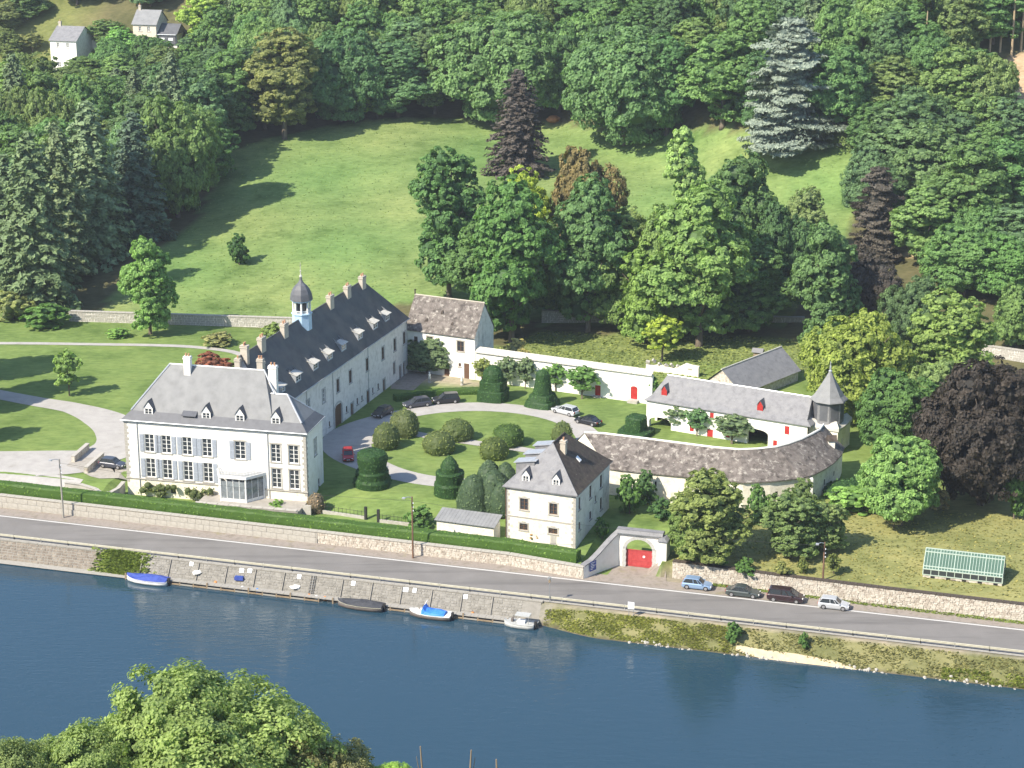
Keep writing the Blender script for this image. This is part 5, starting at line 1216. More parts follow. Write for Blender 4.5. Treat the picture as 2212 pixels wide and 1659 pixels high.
# ------------------------------------------------------------------ low shed, fences, outbuildings
SD = empty('long_shed', (-10.4,262.6,0), R(-20), 'long low stone shed with grey corrugated roof behind the hedge', 'shed')
m = MB().box(0,8.4,0,2.5,1.2,3.55); m.build('wall', cream, SD)
for i in range(17):
    x = -.25+i*.525; MB().hexa([(x,-.3,3.56),(x+.5,-.3,3.56),(x+.5,2.8,4.3),(x,2.8,4.3),(x,-.3,3.64),(x+.5,-.3,3.64),(x+.5,2.8,4.4),(x,2.8,4.4)]).build('roof_sheet', slate_lt, SD)
settle(SD, 1.9)
def iron_fence(P, Q, lab, n=12):
    P, Q = Vector(P), Vector(Q); L = (Q-P).length; ang = math.atan2((Q-P).y,(Q-P).x); z = gz(*P)
    e_ = empty('iron_fence', (P.x,P.y,z), ang, lab, 'fence', 'iron fences behind the hedge')
    MB().box(0,L,-.12,.12,-.2,.45).build('plinth', limestone, e_)
    for k in range(n+1): MB().box(L*k/n-.02,L*k/n+.02,-.02,.02,.45,1.25 if k % 4 else 1.5).build('baluster', blackm, e_)
    MB().box(0,L,-.015,.015,1.1,1.14).build('rail', blackm, e_)
    MB().box(-.2,.15,-.17,.17,-.1,1.9).build('end_post', blackm, e_)
a = ground(690,1108); b_ = ground(790,1122); iron_fence(b_.to_2d(), a.to_2d(), 'black iron fence on a low plinth right of the manor terrace')
a = ground(818,1128); b_ = ground(885,1136); iron_fence(a.to_2d(), b_.to_2d(), 'short black iron fence just left of the dark wooden pole', 8)
SB = empty('old_barn', (37.4,317.3,0), R(49), 'small old barn with brown grey gabled roof behind the stable wing', 'barn')
for y in (0,7.5): MB().poly((0,y,1.5),(17,y,1.5),(17,y,4.4),(0,y,4.4)).build('wall', rubble_m, SB)
for x in (.0,17.): MB().poly((x,0,1.5),(x,7.5,1.5),(x,7.5,4.4),(x,3.75,7.6),(x,0,4.4)).build('gable', rubble_m, SB)
m = MB().poly((-.3,-.4,4.3),(17.3,-.4,4.3),(17.3,3.75,7.75),(-.3,3.75,7.75)); m.poly((-.3,7.9,4.3),(17.3,7.9,4.3),(17.3,3.75,7.75),(-.3,3.75,7.75)); rf = m.build('roof', slate_grey, SB); ridge_caps(rf, [(-.3,3.75,7.78),(17.3,3.75,7.78)], lead, .12)
settle(SB, 2.4)
RU = empty('ruined_wall', (*ground(1395,800).to_2d(),2.4), R(-25), 'low broken stone wall beside the courtyard wall end', 'wall')
rr_ = random.Random(4); m = MB(); m.loft([[(x,0,-.2),(x,0,h),(x,.6,h),(x,.6,-.2)] for x, h in [(k*1.2, .9+rr_.uniform(0,1.4)) for k in range(9)]]); m.build('wall_core', cream, RU)
for k in range(9): link('stone', _bx[limestone.name], None, RU, loc=(k*1.1+.3,.3+rr_.uniform(-.2,.2),1.2+rr_.random()*.8), rot=(rr_.random(),rr_.random(),rr_.random()), sc=(.7,.5,.4))
for u, v, lab in ((1637,772,'small beehive hut with dark roof left of the old barn ridge'),(1781,768,'small beehive hut with dark roof beside the yellow green maple')):
    p = ground(u, v); e_ = empty('beehive_hut', p, R(-20), lab, 'hut', 'beehive huts in the orchard'); MB().box(-.7,.7,-.6,.6,0,1.1).build('box', oldwood, e_); MB().hexa([(-1,-.9,1.1),(1,-.9,1.1),(1,.9,1.1),(-1,.9,1.1),(-1,-.05,1.7),(1,-.05,1.7),(1,.05,1.7),(-1,.05,1.7)]).build('roof', slate_grey, e_)
def field_wall(P, Q, h, lab, seed, z=2.4):
    e_ = empty('field_wall', (*P,0), 0, lab, 'wall'); m = MB(); P_, Q_ = Vector(P), Vector(Q); wallbody(m, (0,0), tuple(Q_-P_), z-.6, (z+h,z+h), .5); m.build('wall_core', greywall, e_)
    o = rubble(e_, (0,0), tuple(Q_-P_), (z-.2,z-.2), (z+h,z+h), .7, .4, limestone, .05, seed=seed)
    coping(e_, [(0,0),tuple(Q_-P_)], [z+h,z+h], .8, .14, 1.5); settle(e_, z)
field_wall((5.5,363.2),(53.5,358.4),3.2,'grey stone wall behind the park trees at the meadow edge',31)
a = at(150,694,2.5); b_ = at(640,710,2.5); field_wall((a.x,a.y),(b_.x,b_.y),2.0,'low pale stone wall between the lawn and the meadow',32)
a = at(2105,770,3.); b_ = at(2240,790,3.); field_wall((a.x,a.y),(b_.x,b_.y),2.2,'short pale brick wall at the right edge behind the purple beech',33,3.)
# terrace walls left of the manor
TE = empty('terrace_wall', (0,0,0), 0, 'curved pale stone terrace wall left of the manor house', 'wall')
tw = [at(u,v,2.4) for u,v in ((140,1048),(172,1052),(205,1062),(212,1068),(222,1072),(240,1070),(258,1060),(270,1046))]
m = MB(); m.loft([[(p.x,p.y,.8),(p.x,p.y,2.75),(p.x-.1,p.y+.4,2.75),(p.x-.1,p.y+.4,.8)] for p in tw]); m.build('wall_core', limestone, TE)
coping(TE, [(p.x,p.y) for p in tw], [2.76]*len(tw), .6, .1, .8)
for (u0,v0,u1,v1,lab) in ((190,970,158,998,'upper low retaining wall slab on the terrace left of the manor'),(222,990,186,1022,'lower low retaining wall slab on the terrace left of the manor')):
    a, b_ = at(u0,v0,2.6), at(u1,v1,2.6); o = empty('ramp_wall', (a.x,a.y,2.5), math.atan2(b_.y-a.y,b_.x-a.x), lab, 'wall', 'ramp walls on the terrace'); L = (b_-a).length
    MB().box(0,L,-.25,.25,-.2,.95).build('wall_core', rubble_m, o); MB().box(-.05,L+.05,-.32,.32,.953,1.07).build('coping', limestone, o)
# garden statues
for u, v, lab in ((928,826,'white stone figure on the gravel by the left brown barn door'),(998,832,'white stone figure on the gravel by the right brown barn door')):
    p = ground(u, v); e_ = empty('garden_statue', p, 0, lab, 'statue', 'statues by the barn'); MB().lathe([(.32,0),(.32,.15),(.25,.2),(.22,.55),(.3,.6)], 8).build('plinth', limestone, e_); MB().lathe([(.2,.6),(.24,.9),(.17,1.15),(.26,1.4),(.1,1.55),(.14,1.7),(.09,1.85)], 9).build('figure', plaster, e_, True)
# ------------------------------------------------------------------ planting
random.seed(11)
G_DK, G_MD, G_LT, G_YL, G_OL = (.030,.062,.022), (.045,.085,.026), (.072,.125,.034), (.125,.155,.032), (.070,.085,.028)
G_BR, G_PU, G_BL, G_GR, G_BRT = (.074,.062,.030), (.034,.026,.028), (.066,.082,.074), (.052,.074,.042), (.085,.14,.045)
# topiary in the courtyard
def rsq(w, k=20, p=4.):     # rounded square outline
    out = []
    for j in range(k):
        a = 2*math.pi*j/k; c_, s_ = math.cos(a), math.sin(a); r = w/2/((abs(c_)**p+abs(s_)**p)**(1/p)); out.append((r*c_, r*s_))
    return out
def topiary(u, v, lab, stages, rz=0., col=G_DK, size=.15, dens=13, seed=0):
    p = ground(u, v); e_ = empty('topiary', p, rz, lab, 'topiary', 'clipped yew topiary in the courtyard')
    for i, st in enumerate(stages):
        sq, prof = st[0], st[1]; off_ = st[2] if len(st) > 2 else (0,0)
        m = MB(); ph = random.random()*6; m.loft([[(off_[0]+x*(1+.045*math.sin(3*math.atan2(y,x)+ph+z)+random.uniform(-.02,.02)),off_[1]+y*(1+.045*math.sin(2*math.atan2(y,x)+ph*2+z*1.3)),z+random.uniform(-.05,.05)*(z > .1)) for x,y in (rsq(2*r, 24, 5.) if sq else rsq(2*r, 24, 2.))] for r,z in prof])
        leafy('clipped_tier', m, col, e_, size, dens, .04, seed=seed*10+i)
dome = lambda r, z0, h: [(r,z0),(r*.99,z0+h*.3),(r*.9,z0+h*.55),(r*.7,z0+h*.78),(r*.4,z0+h*.93),(r*.12,z0+h)]
topiary(1066,862,'round domed yew on two square tiers, left of the pair below the white wall',[(1,[(2.35,0),(2.3,1.7),(2.1,1.85)]),(1,[(2.0,1.8),(1.95,3.2),(1.8,3.3)]),(0,dome(1.75,3.2,2.6))],R(-20),seed=1)
topiary(1172,875,'tall conical yew on a square base, right of the pair below the white wall',[(1,[(2.5,0),(2.3,.8),(2.2,.95)]),(1,[(2.1,.9),(1.8,1.9),(1.7,2.0)]),(0,[(1.6,1.9),(1.35,3.6),(1.2,4.6),(1.05,5.4),(.6,5.9),(.15,6.1)])],R(-30),seed=2)
topiary(805,1048,'broad round yew in stacked drums beside the red car',[(0,[(2.7,0),(2.75,.9),(2.5,1.3)]),(0,[(2.35,1.2),(2.4,2.2),(2.2,2.4)]),(0,[(1.95,2.3),(2.25,4.4),(2.1,5.0),(1.3,5.3),(.2,5.4)])],0,seed=3)
topiary(972,1068,'round two-tier yew with a pointed dome in front of the circular lawn',[(0,[(2.2,0),(2.25,1.7),(2.0,1.95)]),(0,[(1.95,1.9),(2.05,3.4),(1.8,3.6)]),(0,[(1.35,3.5),(1.3,4.3),(1.0,5.0),(.5,5.6),(.1,5.9)])],0,seed=4)
topiary(1052,1098,'massive cloud-shaped yew of many rounded lobes beside the gatehouse',[(0,dome(2.4,0,5.2),(-1.6,-1.0)),(0,dome(2.5,0,5.8),(1.0,.2)),(0,dome(2.2,0,6.4),(-.3,2.2)),(0,dome(1.9,0,6.2),(2.0,2.6)),(0,dome(1.7,0,4.6),(2.4,-1.2))],R(-16),G_GR,.19,11,seed=5)
topiary(1374,938,'hat-shaped square yew on a wide brim in front of the stable wing',[(1,[(2.6,0),(2.55,.7),(2.2,.85)]),(1,[(1.5,.8),(1.45,2.8),(1.3,3.0)])],R(-28),seed=6)
# rounded shrubs on the circular lawn
def shrub(u, v, wpx, hpx, col, lab, grp='rounded shrubs on the circular lawn', name='rounded_shrub', seed=0, flat_=1., cat='shrub', size=.17, dens=13):
    p = ground(u, v); d = proj(*p)[2]; w = wpx*d/F; h = hpx*d/F/.97
    e_ = empty(name, p, random.random()*6, lab, cat, grp); rr_ = random.Random(seed)
    m = MB().loft([[(r*w/2*(1+.08*math.sin(3*a+seed)+rr_.uniform(-.07,.07))*math.cos(a), r*w/2*flat_*(1+.08*math.sin(2*a+seed))*math.sin(a), h*z+rr_.uniform(-.05,.05)) for a in [2*math.pi*j/16 for j in range(16)]] for r, z in ((.80,-.02),(.97,.2),(1.,.42),(.9,.66),(.66,.87),(.34,.97),(.08,1.))])
    leafy('foliage', m, col, e_, size, dens, .12, seed=400+seed, jit=.8); return e_
shrub(874,940,62,55,(.088,.098,.042),'large tan green rounded shrub at the upper left of the circular lawn',seed=1)
shrub(835,966,60,52,(.078,.09,.036),'tan green rounded shrub at the lower left of the circular lawn',seed=2)
shrub(988,948,68,42,(.082,.098,.036),'half faded rounded shrub above the path in the middle',seed=3)
shrub(948,976,68,44,(.085,.098,.038),'half faded rounded shrub below the path in the middle',seed=4)
shrub(1098,960,68,42,(.055,.085,.024),'dark green rounded shrub above the path on the right',seed=5)
shrub(1066,988,62,42,(.075,.09,.028),'green rounded shrub below the path on the right',seed=6)
shrub(1215,960,45,50,(.08,.095,.035),'loose rounded shrub behind the gatehouse roof',seed=7)
for u,v,w,h,c_,lab in ((835,808,42,30,G_GR,'low dark shrub at the foot of the long wing, far end'),(800,835,45,28,(.10,.09,.06),'low pinkish shrub at the foot of the long wing, middle'),(905,1142,74,46,G_MD,'leafy green shrub right of the dark wooden pole'),(1162,1172,70,36,(.125,.085,.045),'brownish autumn shrub in front of the gatehouse'),(683,1105,36,40,(.14,.10,.075),'dry pinkish shrub at the corner of the manor terrace'),(600,1108,46,26,G_LT,'light green shrub in front of the manor terrace'),(1360,1110,70,80,G_MD,'large dark green shrub beside the gatehouse side wall'),(1395,1090,60,70,(.04,.075,.03),'dark green shrub under the curved barn wall left'),(1300,1165,40,46,G_MD,'small leafy shrub at the gatehouse corner'),(1425,1120,60,40,G_DK,'dark low shrub behind the red gate'),(1640,1130,66,80,(.05,.09,.03),'upright conifer shrub in front of the curved barn'),(1735,1110,80,70,(.06,.085,.035),'grey green shrub under the curved barn buttress'),(1120,790,72,54,(.16,.15,.075),'pale tan shrub behind the courtyard wall'),(1610,1245,56,36,G_MD,'green shrub on the garden wall above the maroon car'),(1555,1225,36,40,G_LT,'bright ivy clump on the garden wall above the blue car'),(1830,1068,100,26,G_DK,'clipped dark hedge block right of the curved barn'),(1845,1098,150,44,G_BRT,'bright green low bushes right of the curved barn'),(1690,1245,40,30,(.10,.11,.045),'small dry shrub in the garden near the lamp pole'),(1735,1240,30,36,G_OL,'small olive shrub behind the silver hatchback'),(2020,1100,70,40,(.14,.12,.075),'low dry shrub under the bright green tree'),(1585,1387,44,44,G_MD,'round green bush on the river bank below the road'),(1735,1402,28,34,G_MD,'small green bush on the river bank further right'),(700,735,60,22,(.09,.11,.04),'low flower bed plants behind the left path'),(590,735,70,34,(.085,.115,.04),'tangled shrub along the low stone wall'),(470,745,80,26,(.10,.105,.05),'low tangled shrubs by the bright lone tree'),(255,728,60,20,G_BRT,'small light green mound beside the low stone wall'),(30,690,110,60,(.10,.115,.05),'broad mixed shrub at the left edge below the spruces'),(100,705,120,50,G_MD,'broad dark shrub at the left edge by the stone wall')):
    if u in (683,1830): shrub(u,v,w,h,c_,lab,None,'garden_shrub',seed=int(u+v),size=.2,dens=12)
    else: ptree('bush',u,v,v-h,w,c_,lab,None,'garden_shrub',cat='shrub')
for mx, w, h, lab in ((5.0,4.2,2.3,'trained climber at the left foot of the manor front'),(10.6,5.6,2.4,'trained climber at the middle foot of the manor front')):
    ca_, sa_ = math.cos(R(-13.1)), math.sin(R(-13.1)); e_ = empty('wall_climber', (-56.51+mx*ca_+.35*sa_, 279.19+mx*sa_-.35*ca_, 1.0), R(-13.1), lab, 'plant', 'climbers on the manor front')
    m = MB(); rr_ = random.Random(int(mx))
    for k in range(9): m.sphere((rr_.uniform(-w/2,w/2),rr_.uniform(-.15,.2),h*rr_.uniform(.35,.85)),rr_.uniform(.4,.6),7,5,.8)
    leafy('foliage', m, (.085,.095,.04), e_, .18, 12, .2, seed=int(mx*7), jit=.9); MB().tube([(0,.1,-.4),(.1,.1,h*.5)], .06, 5).build('stem', bark, e_)
# low clipped hedge strip above the parked cars and flower hedge
e_ = empty('low_hedge', ground(850,868), 0, 'low clipped hedge strip behind the parked cars in the courtyard', 'hedge')
hp2 = [ground(u,v)-e_.location for u,v in ((852,866),(900,858),(960,852),(1035,850))]
leafy('foliage', hedge_mb([(p.x,p.y) for p in hp2], 1.3, [-.1]*4, [1.05]*4, seed=9), (.06,.10,.025), e_, .15, 14, .05, seed=50)
# espalier and small trees against walls
esp = 'trees trained along the courtyard walls'
for u,vb,vt,w,kind,c_,dep,lab in ((928,803,722,118,'round',G_GR,.5,'dense dark tree trained against the white barn front'),(1048,826,768,50,'small',G_OL,.5,'thin trained tree beside the barn end door'),(1100,832,765,56,'small',G_GR,.5,'trained tree behind the domed topiary'),(1140,836,766,52,'small',G_GR,.5,'trained tree between the two topiary yews'),(1205,842,778,60,'small',G_MD,.5,'trained tree just right of the conical topiary'),(1262,858,784,82,'small',G_MD,.5,'trained tree left of the first red wall door'),(1410,866,805,40,'small',G_MD,.6,'small tree at the corner of the stable wing'),(1465,926,868,70,'small',G_GR,.45,'trained tree left on the stable wing front'),(1510,938,876,60,'small',(.04,.075,.035),.45,'trained tree over the red stable door'),(1585,955,888,95,'small',G_GR,.4,'wide trained tree beside the stable arch'),(1692,958,925,50,'small',G_LT,.45,'small climbing plant right of the stable arch')):
    o = ptree(kind,u,vb,vt,w*(1. if u > 940 else .95),tuple(q*1.15 for q in c_),lab,esp,'trained_tree',rz=R(-25),depth=dep); o.location.x -= .42; o.location.y -= .9
# ------------------------------------------------------------------ park and garden trees
park = 'park trees behind the courtyard'
PT = [
('tall',970,642,283,158,(.038,.075,.028),'tall dark green tree at the left end of the park trees'),
('oval',1105,738,378,200,(.040,.080,.026),'large dark green tree behind the white barn gable'),
('round',1262,600,308,150,G_BR,'russet brown topped tree among the park trees'),
('loose',1130,600,352,120,G_YL,'yellow green tree between dark park trees'),
('oval',1270,716,372,176,(.044,.080,.034),'grey green tree with bare pale trunk before the stone wall'),
('loose',1390,742,520,130,(.075,.115,.034),'light green slender tree in front of the stone wall'),
('oval',1510,748,385,235,(.066,.105,.036),'broad light green tree at the middle right of the park'),
('cone',1475,490,260,88,(.105,.150,.060),'pale pointed conifer-shaped tree at the meadow edge'),
('oval',1590,640,322,170,(.040,.070,.028),'dark tree rising behind the broad light green tree'),
('round',1680,672,430,130,(.030,.058,.025),'very dark tree at the right end of the park trees'),
('oval',1040,700,470,150,(.045,.080,.030),'dark green tree filling the gap left of the barn gable tree'),
('round',1185,690,470,150,(.05,.082,.032),'green tree between the gable tree and the grey green one'),
('round',1335,705,500,150,(.062,.095,.034),'fresh green tree right of the bare pale trunk'),
('round',1440,720,440,160,(.07,.105,.038),'soft green tree left of the broad light one'),
('oval',1620,715,500,170,(.045,.078,.03),'dark green low tree right of the broad light one'),
('small',1430,780,680,90,G_YL,'small yellow green tree in the rough orchard'),
('tall',1350,690,420,120,(.085,.115,.045),'pale thin tree left of the broad light green tree'),
('oval',1775,762,470,150,(.046,.080,.034),'grey green tree left of the yellow green maple'),
('loose',1740,560,395,100,(.075,.10,.045),'pale thin tree in front of the right meadow'),
]
for k_, u, vb, vt, w, c_, lab in PT: ptree(k_, u, vb, vt, w, c_, lab, park)
ptree('spruce2',1120,375,148,150,(.025,.022,.021),'dark purple brown spruce standing in the meadow',None,'spruce_tree')
ptree('cedar',1890,560,360,110,(.032,.029,.026),'dark brownish cedar at the right meadow corner',None,'cedar_tree')
ptree('cedar',1700,325,38,205,G_BL,'tall blue grey cedar at the far meadow edge',None,'cedar_tree')
ptree('round',1875,720,545,140,(.028,.025,.024),'dark purple tree behind the yellow green maple',None)
ptree('round',1965,770,590,120,(.040,.065,.032),'dark yew-like tree behind the maple on the right',None)
ptree('wide',1845,905,688,225,(.085,.108,.028),'large yellow green maple behind the corner tower',None)
ptree('oval',2045,870,625,190,(.075,.108,.036),'pale green tree behind the purple beech',None)
ptree('round',1932,985,790,165,(.038,.072,.024),'dark green round tree right of the corner tower',None)
ptree('round',2020,930,770,120,(.075,.105,.045),'soft green tree between maple and purple beech',None)
ptree('wide',2118,1090,785,265,(.018,.0155,.0145),'huge dark purple beech at the right edge',None)
ptree('round',1945,1135,930,180,(.074,.122,.044),'bright fresh green round tree in the dry garden',None)
ptree('oval',1528,1212,1010,170,(.075,.095,.035),'large olive green tree in front of the curved barn',None)
ptree('round',1490,1205,1090,110,(.06,.09,.03),'bushy olive tree behind the gateway pier',None)
ptree('loose',1705,1205,1060,140,(.058,.085,.035),'grey green apple tree in the dry garden',None)
ptree('loose',1780,1190,1080,110,(.07,.095,.04),'small spreading apple tree right of the grey green one',None)
ptree('small',1800,1240,1195,36,G_OL,'very small olive tree beside the lamp pole',None)
ptree('small',1930,1140,1080,60,(.14,.13,.08),'dry thin shrub tree in the garden',None)
ptree('oval',325,722,506,118,(.072,.122,.042),'bright green pointed lone tree beside the low stone wall',None)
ptree('small',150,855,754,62,(.095,.14,.05),'small pale young tree on the left lawn',None)
ptree('bush',517,572,508,58,G_DK,'small dark bushy tree alone in the meadow',None)
ptree('round',2196,760,610,110,(.06,.095,.035),'green tree at the right edge above the short wall',None)
ptree('bush',462,806,764,95,(.10,.042,.03),'dark red leaved tree behind the manor roof',None)
ptree('oval',2190,1120,980,60,(.05,.09,.03),'green bush tree cut by the right edge below the beech',None)
# meadow edge and left wood, the ones that stand out
EDGE = [
('tall',615,300,36,160,(.075,.085,.034),'olive green tall tree at the far left meadow edge','broadleaf_tree'),
('oval',545,260,90,150,(.034,.062,.026),'dark tree left of the olive green tree','broadleaf_tree'),
('wide',735,262,70,190,(.036,.070,.032),'dark drooping tree at the meadow edge right of the olive tree','broadleaf_tree'),
('oval',860,252,80,170,(.040,.075,.036),'blue green drooping tree at the far meadow edge','broadleaf_tree'),
('small',815,255,195,70,(.10,.16,.035),'small bright yellow green bush at the far meadow edge','broadleaf_tree'),
('tall',940,246,40,120,(.05,.075,.035),'slender green tree left of the big beech at the meadow edge','broadleaf_tree'),
('wide',1085,262,30,260,(.050,.086,.036),'huge rounded green beech behind the purple brown spruce','broadleaf_tree'),
('wide',1350,312,70,260,(.046,.082,.036),'huge rounded green tree reaching down into the meadow','broadleaf_tree'),
('oval',1440,290,70,130,(.036,.075,.030),'dark green tree right of the huge rounded tree','broadleaf_tree'),
('oval',1560,275,60,180,(.055,.095,.036),'light green tree at the edge left of the blue cedar','broadleaf_tree'),
('oval',1640,282,110,110,(.036,.070,.032),'dark tree touching the blue cedar on its left','broadleaf_tree'),
('round',1800,280,90,170,(.045,.085,.035),'rounded green tree right of the blue cedar','broadleaf_tree'),
('tall',1960,430,180,200,(.045,.075,.036),'large grey green tree at the right meadow corner','broadleaf_tree'),
('oval',2010,510,260,180,(.050,.080,.036),'grey green tree above the sandy patch','broadleaf_tree'),
('oval',2090,560,300,210,(.046,.078,.030),'broad dark green tree on the right slope','broadleaf_tree'),
('oval',2170,540,290,190,(.040,.080,.030),'dark green tree at the right edge of the slope','broadleaf_tree'),
('round',2080,640,480,190,(.048,.088,.032),'green rounded tree below the sandy patch','broadleaf_tree'),
('round',2170,650,500,150,(.046,.090,.030),'green tree at the right edge below the slope','broadleaf_tree'),
('spruce2',85,668,280,190,(.042,.062,.032),'big olive green spruce at the left edge','spruce_tree'),
('spruce',25,640,330,150,(.040,.060,.032),'olive spruce cut by the left edge','spruce_tree'),
('spruce2',205,560,215,180,(.055,.078,.045),'dark spruce with drooping boughs in the left wood','spruce_tree'),
('spruce',140,610,260,150,(.05,.068,.036),'grey green spruce between the two largest left spruces','spruce_tree'),
('spruce2',300,520,240,150,(.026,.042,.030),'very dark spruce at the inner edge of the left wood','spruce_tree'),
('wide',385,470,215,180,(.052,.082,.030),'olive broadleaf tree leaning over the left meadow shade','broadleaf_tree'),
('oval',320,440,190,160,(.040,.066,.030),'dark broadleaf tree behind the olive one in the left wood','broadleaf_tree'),
('oval',440,330,140,140,(.034,.060,.028),'dark tree at the upper left meadow corner','broadleaf_tree'),
('loose',262,140,55,80,(.085,.150,.055),'light green tree in front of the brick house','broadleaf_tree'),
('loose',440,110,-20,100,(.11,.15,.04),'yellow green tree right of the brick house','broadleaf_tree'),
]
for k_, u, vb, vt, w, c_, lab, nm in EDGE: ptree(k_, u, vb, vt, w, c_, lab, 'trees round the meadow', nm)
for k_, u, vb, vt, w, c_, lab in (('loose',18,70,0,80,(.07,.085,.04),'dry olive tree at the top left corner above the track'),('small',70,112,70,50,(.08,.09,.04),'small dry shrub tree left of the white cottage'),('loose',15,125,60,70,(.065,.085,.035),'loose olive tree above the far white car'),('loose',232,100,40,90,(.055,.085,.034),'green tree between the two houses'),('round',215,175,110,90,(.05,.085,.03),'green bush below the white cottage gable'),('small',90,190,140,70,(.075,.10,.04),'pale bush below the far white car'),('round',10,250,200,70,(.05,.08,.03),'green bush below the white trailer'),('oval',60,40,-30,90,(.05,.08,.034),'green tree above the white cottage')): ptree(k_, u, vb, vt, w, c_, lab, 'trees round the far houses')
# trees out of the frame on the left, whose shade falls on the lawn
for k_, (x, y, h, w) in enumerate(((-91.5,316,23,12),(-99,307,24,14),(-87.5,296,14,8),(-98,328,24,14))): tree('oval', (x,y,gz(x,y)), h, w, G_MD, ['green tree beyond the left lawn, nearest the garden path','green tree beyond the left drive entrance','smallest green tree beyond the oval left lawn','tallest green tree beyond the left lawn'][k_], 'trees left of the lawn')
# wood on the slopes: individuals on a jittered grid
HOUSES = [(88,60,200,165),(268,25,400,130)]
placed = [Vector(o.location[:2]) for o in bpy.data.objects if o.type == 'EMPTY' and o.get('category') == 'tree' and o.location.y > 330]
FP = [((.044,.082,.032),'broadleaf'),((.052,.090,.034),'broadleaf'),((.066,.100,.038),'broadleaf'),((.038,.068,.032),'broadleaf'),((.062,.098,.038),'broadleaf'),((.050,.085,.044),'broadleaf'),((.06,.084,.034),'broadleaf')]
def forest_ok(u, v):
    if inpoly(u, v, MEADOW) or inpoly(u, v, SLOPE) or inpoly(u, v, SAND): return False
    if u < 40 and v < 280 and v > 20: return False
    if u < 110 and 120 < v < 240: return False
    if any(a-12 < u < c_+8 and b_-5 < v < d+14 for a, b_, c_, d in HOUSES): return False
    if u < 470: return v < 610
    if u > 1870: return v < 600
    return v < 300
LM = [('the white cottage',140,110),('the brick-trimmed house',330,75),('the olive tall tree',615,170),('the blue green drooping tree',860,165),('the huge green beech',1085,140),('the huge rounded tree',1350,190),('the blue grey cedar',1700,180),('the purple brown spruce',1120,260),('the bare pine stems',2165,60),('the sandy patch',1970,520),('the pinkish bare slope',2180,220),('the olive left spruce',85,450),('the drooping dark spruce',205,390),('the olive leaning tree',385,340),('the right meadow corner',1900,330),('the far white car',46,155)]
ORD = ['','second ','third ','fourth ','fifth ','sixth ','seventh ','eighth ','ninth ','tenth ','eleventh ','twelfth ','thirteenth ','fourteenth ','fifteenth ','sixteenth ','seventeenth ','eighteenth ']
CW_ = ['mid green','fresh green','light green','dark green','olive green','grey green','brownish green']
SHP = {'oval':'oval','round':'round','tall':'tall','loose':'loose','wide':'spreading'}
rec = []
cnt = 0
sp = 9.8
for i in range(-31, 5):
    for j in range(0, 29):
        s = i*sp+(j % 2)*sp/2+random.uniform(-2.6,2.6); n = 352+j*sp*.95+random.uniform(-2.6,2.6)
        x, y = to_xy(s, n); z = gz(x, y); u, v, d = proj(x, y, z)
        if not (-50 < u < 2270 and -70 < v) or not forest_ok(u, v): continue
        if any((Vector((x,y))-q).length < 7.5 for q in placed): continue
        r = random.random(); ci = random.randrange(len(FP)); f = random.uniform(.85,1.15); c_ = tuple(q*f for q in FP[ci][0])
        h = random.uniform(16,23); w = random.uniform(12,16.5)
        if u > 1850: h *= .85
        if u < 470 and v < 300: h *= .62; w *= .85
        if (u < 470 and v > 200 and r < .14) or r < .03:
            o = tree(random.choice(['spruce','spruce2']), (x,y,z), h*1.2, w*.8, (.045*f,.064*f,.036*f), 'x', 'spruces in the wood', 'spruce_tree'); desc = 'dark spruce'
        else:
            kk = random.choice(['oval','round','tall','loose','wide','oval']); o = tree(kk, (x,y,z), h, w, c_, 'x', 'trees in the wood'); desc = CW_[ci]+' '+SHP[kk]+' tree'
        rec.append((o, desc, u, proj(x, y, z+h*.6)[1])); cnt += 1
seen = {}
for o, desc, u, v in rec:
    nm, lu, lv = min(LM, key=lambda q: (q[1]-u)**2+(q[2]-v)**2)
    dr = ('above ' if v < lv-25 else ('below ' if v > lv+25 else ''))+('left of ' if u < lu-20 else ('right of ' if u > lu+20 else ''))
    key = (desc, dr, nm); seen.setdefault(key, []).append((math.hypot(u-lu, v-lv), o.name, o))
for (desc, dr, nm), L in seen.items():
    for k, (_, _, o) in enumerate(sorted(L)): o['label'] = (ORD[min(k,17)]+'nearest ' if len(L) > 1 else '')+desc+' '+(dr or 'beside ')+nm
print('forest', cnt)
# bare pine stems at the top right
for k, (u, v, h) in enumerate(((2137,118,19),(2160,112,22),(2185,122,21),(2052,140,18),(1995,170,18),(2205,110,20))):
    p = ground(u, v); e_ = empty('pine_tree', p, k, ['leftmost of the three close bare pine stems at the top right','middle of the three close bare pine stems at the top right','right one of the three close bare pine stems at the top right','lone bare pine stem left of the pinkish slope','bare pine stem furthest left on the right wooded slope','bare pine stem cut by the top right edge'][k], 'tree', 'bare pines on the top right slope')
    MB().tube([(0,0,-.5),(.1,0,h*.5),(0,.1,h)], [.28,.2,.08], 7).build('trunk', surf('pine_bark_%d' % k, [(.30,.22,.13),(.45,.36,.24)], 3., .9) if k == 0 else MATS['pine_bark_0'], e_)
    link('crown', PROTO['bush'][2], None, e_, loc=(0,0,h*.8), sc=(1.1,1.1,1.6), color=G_MD)
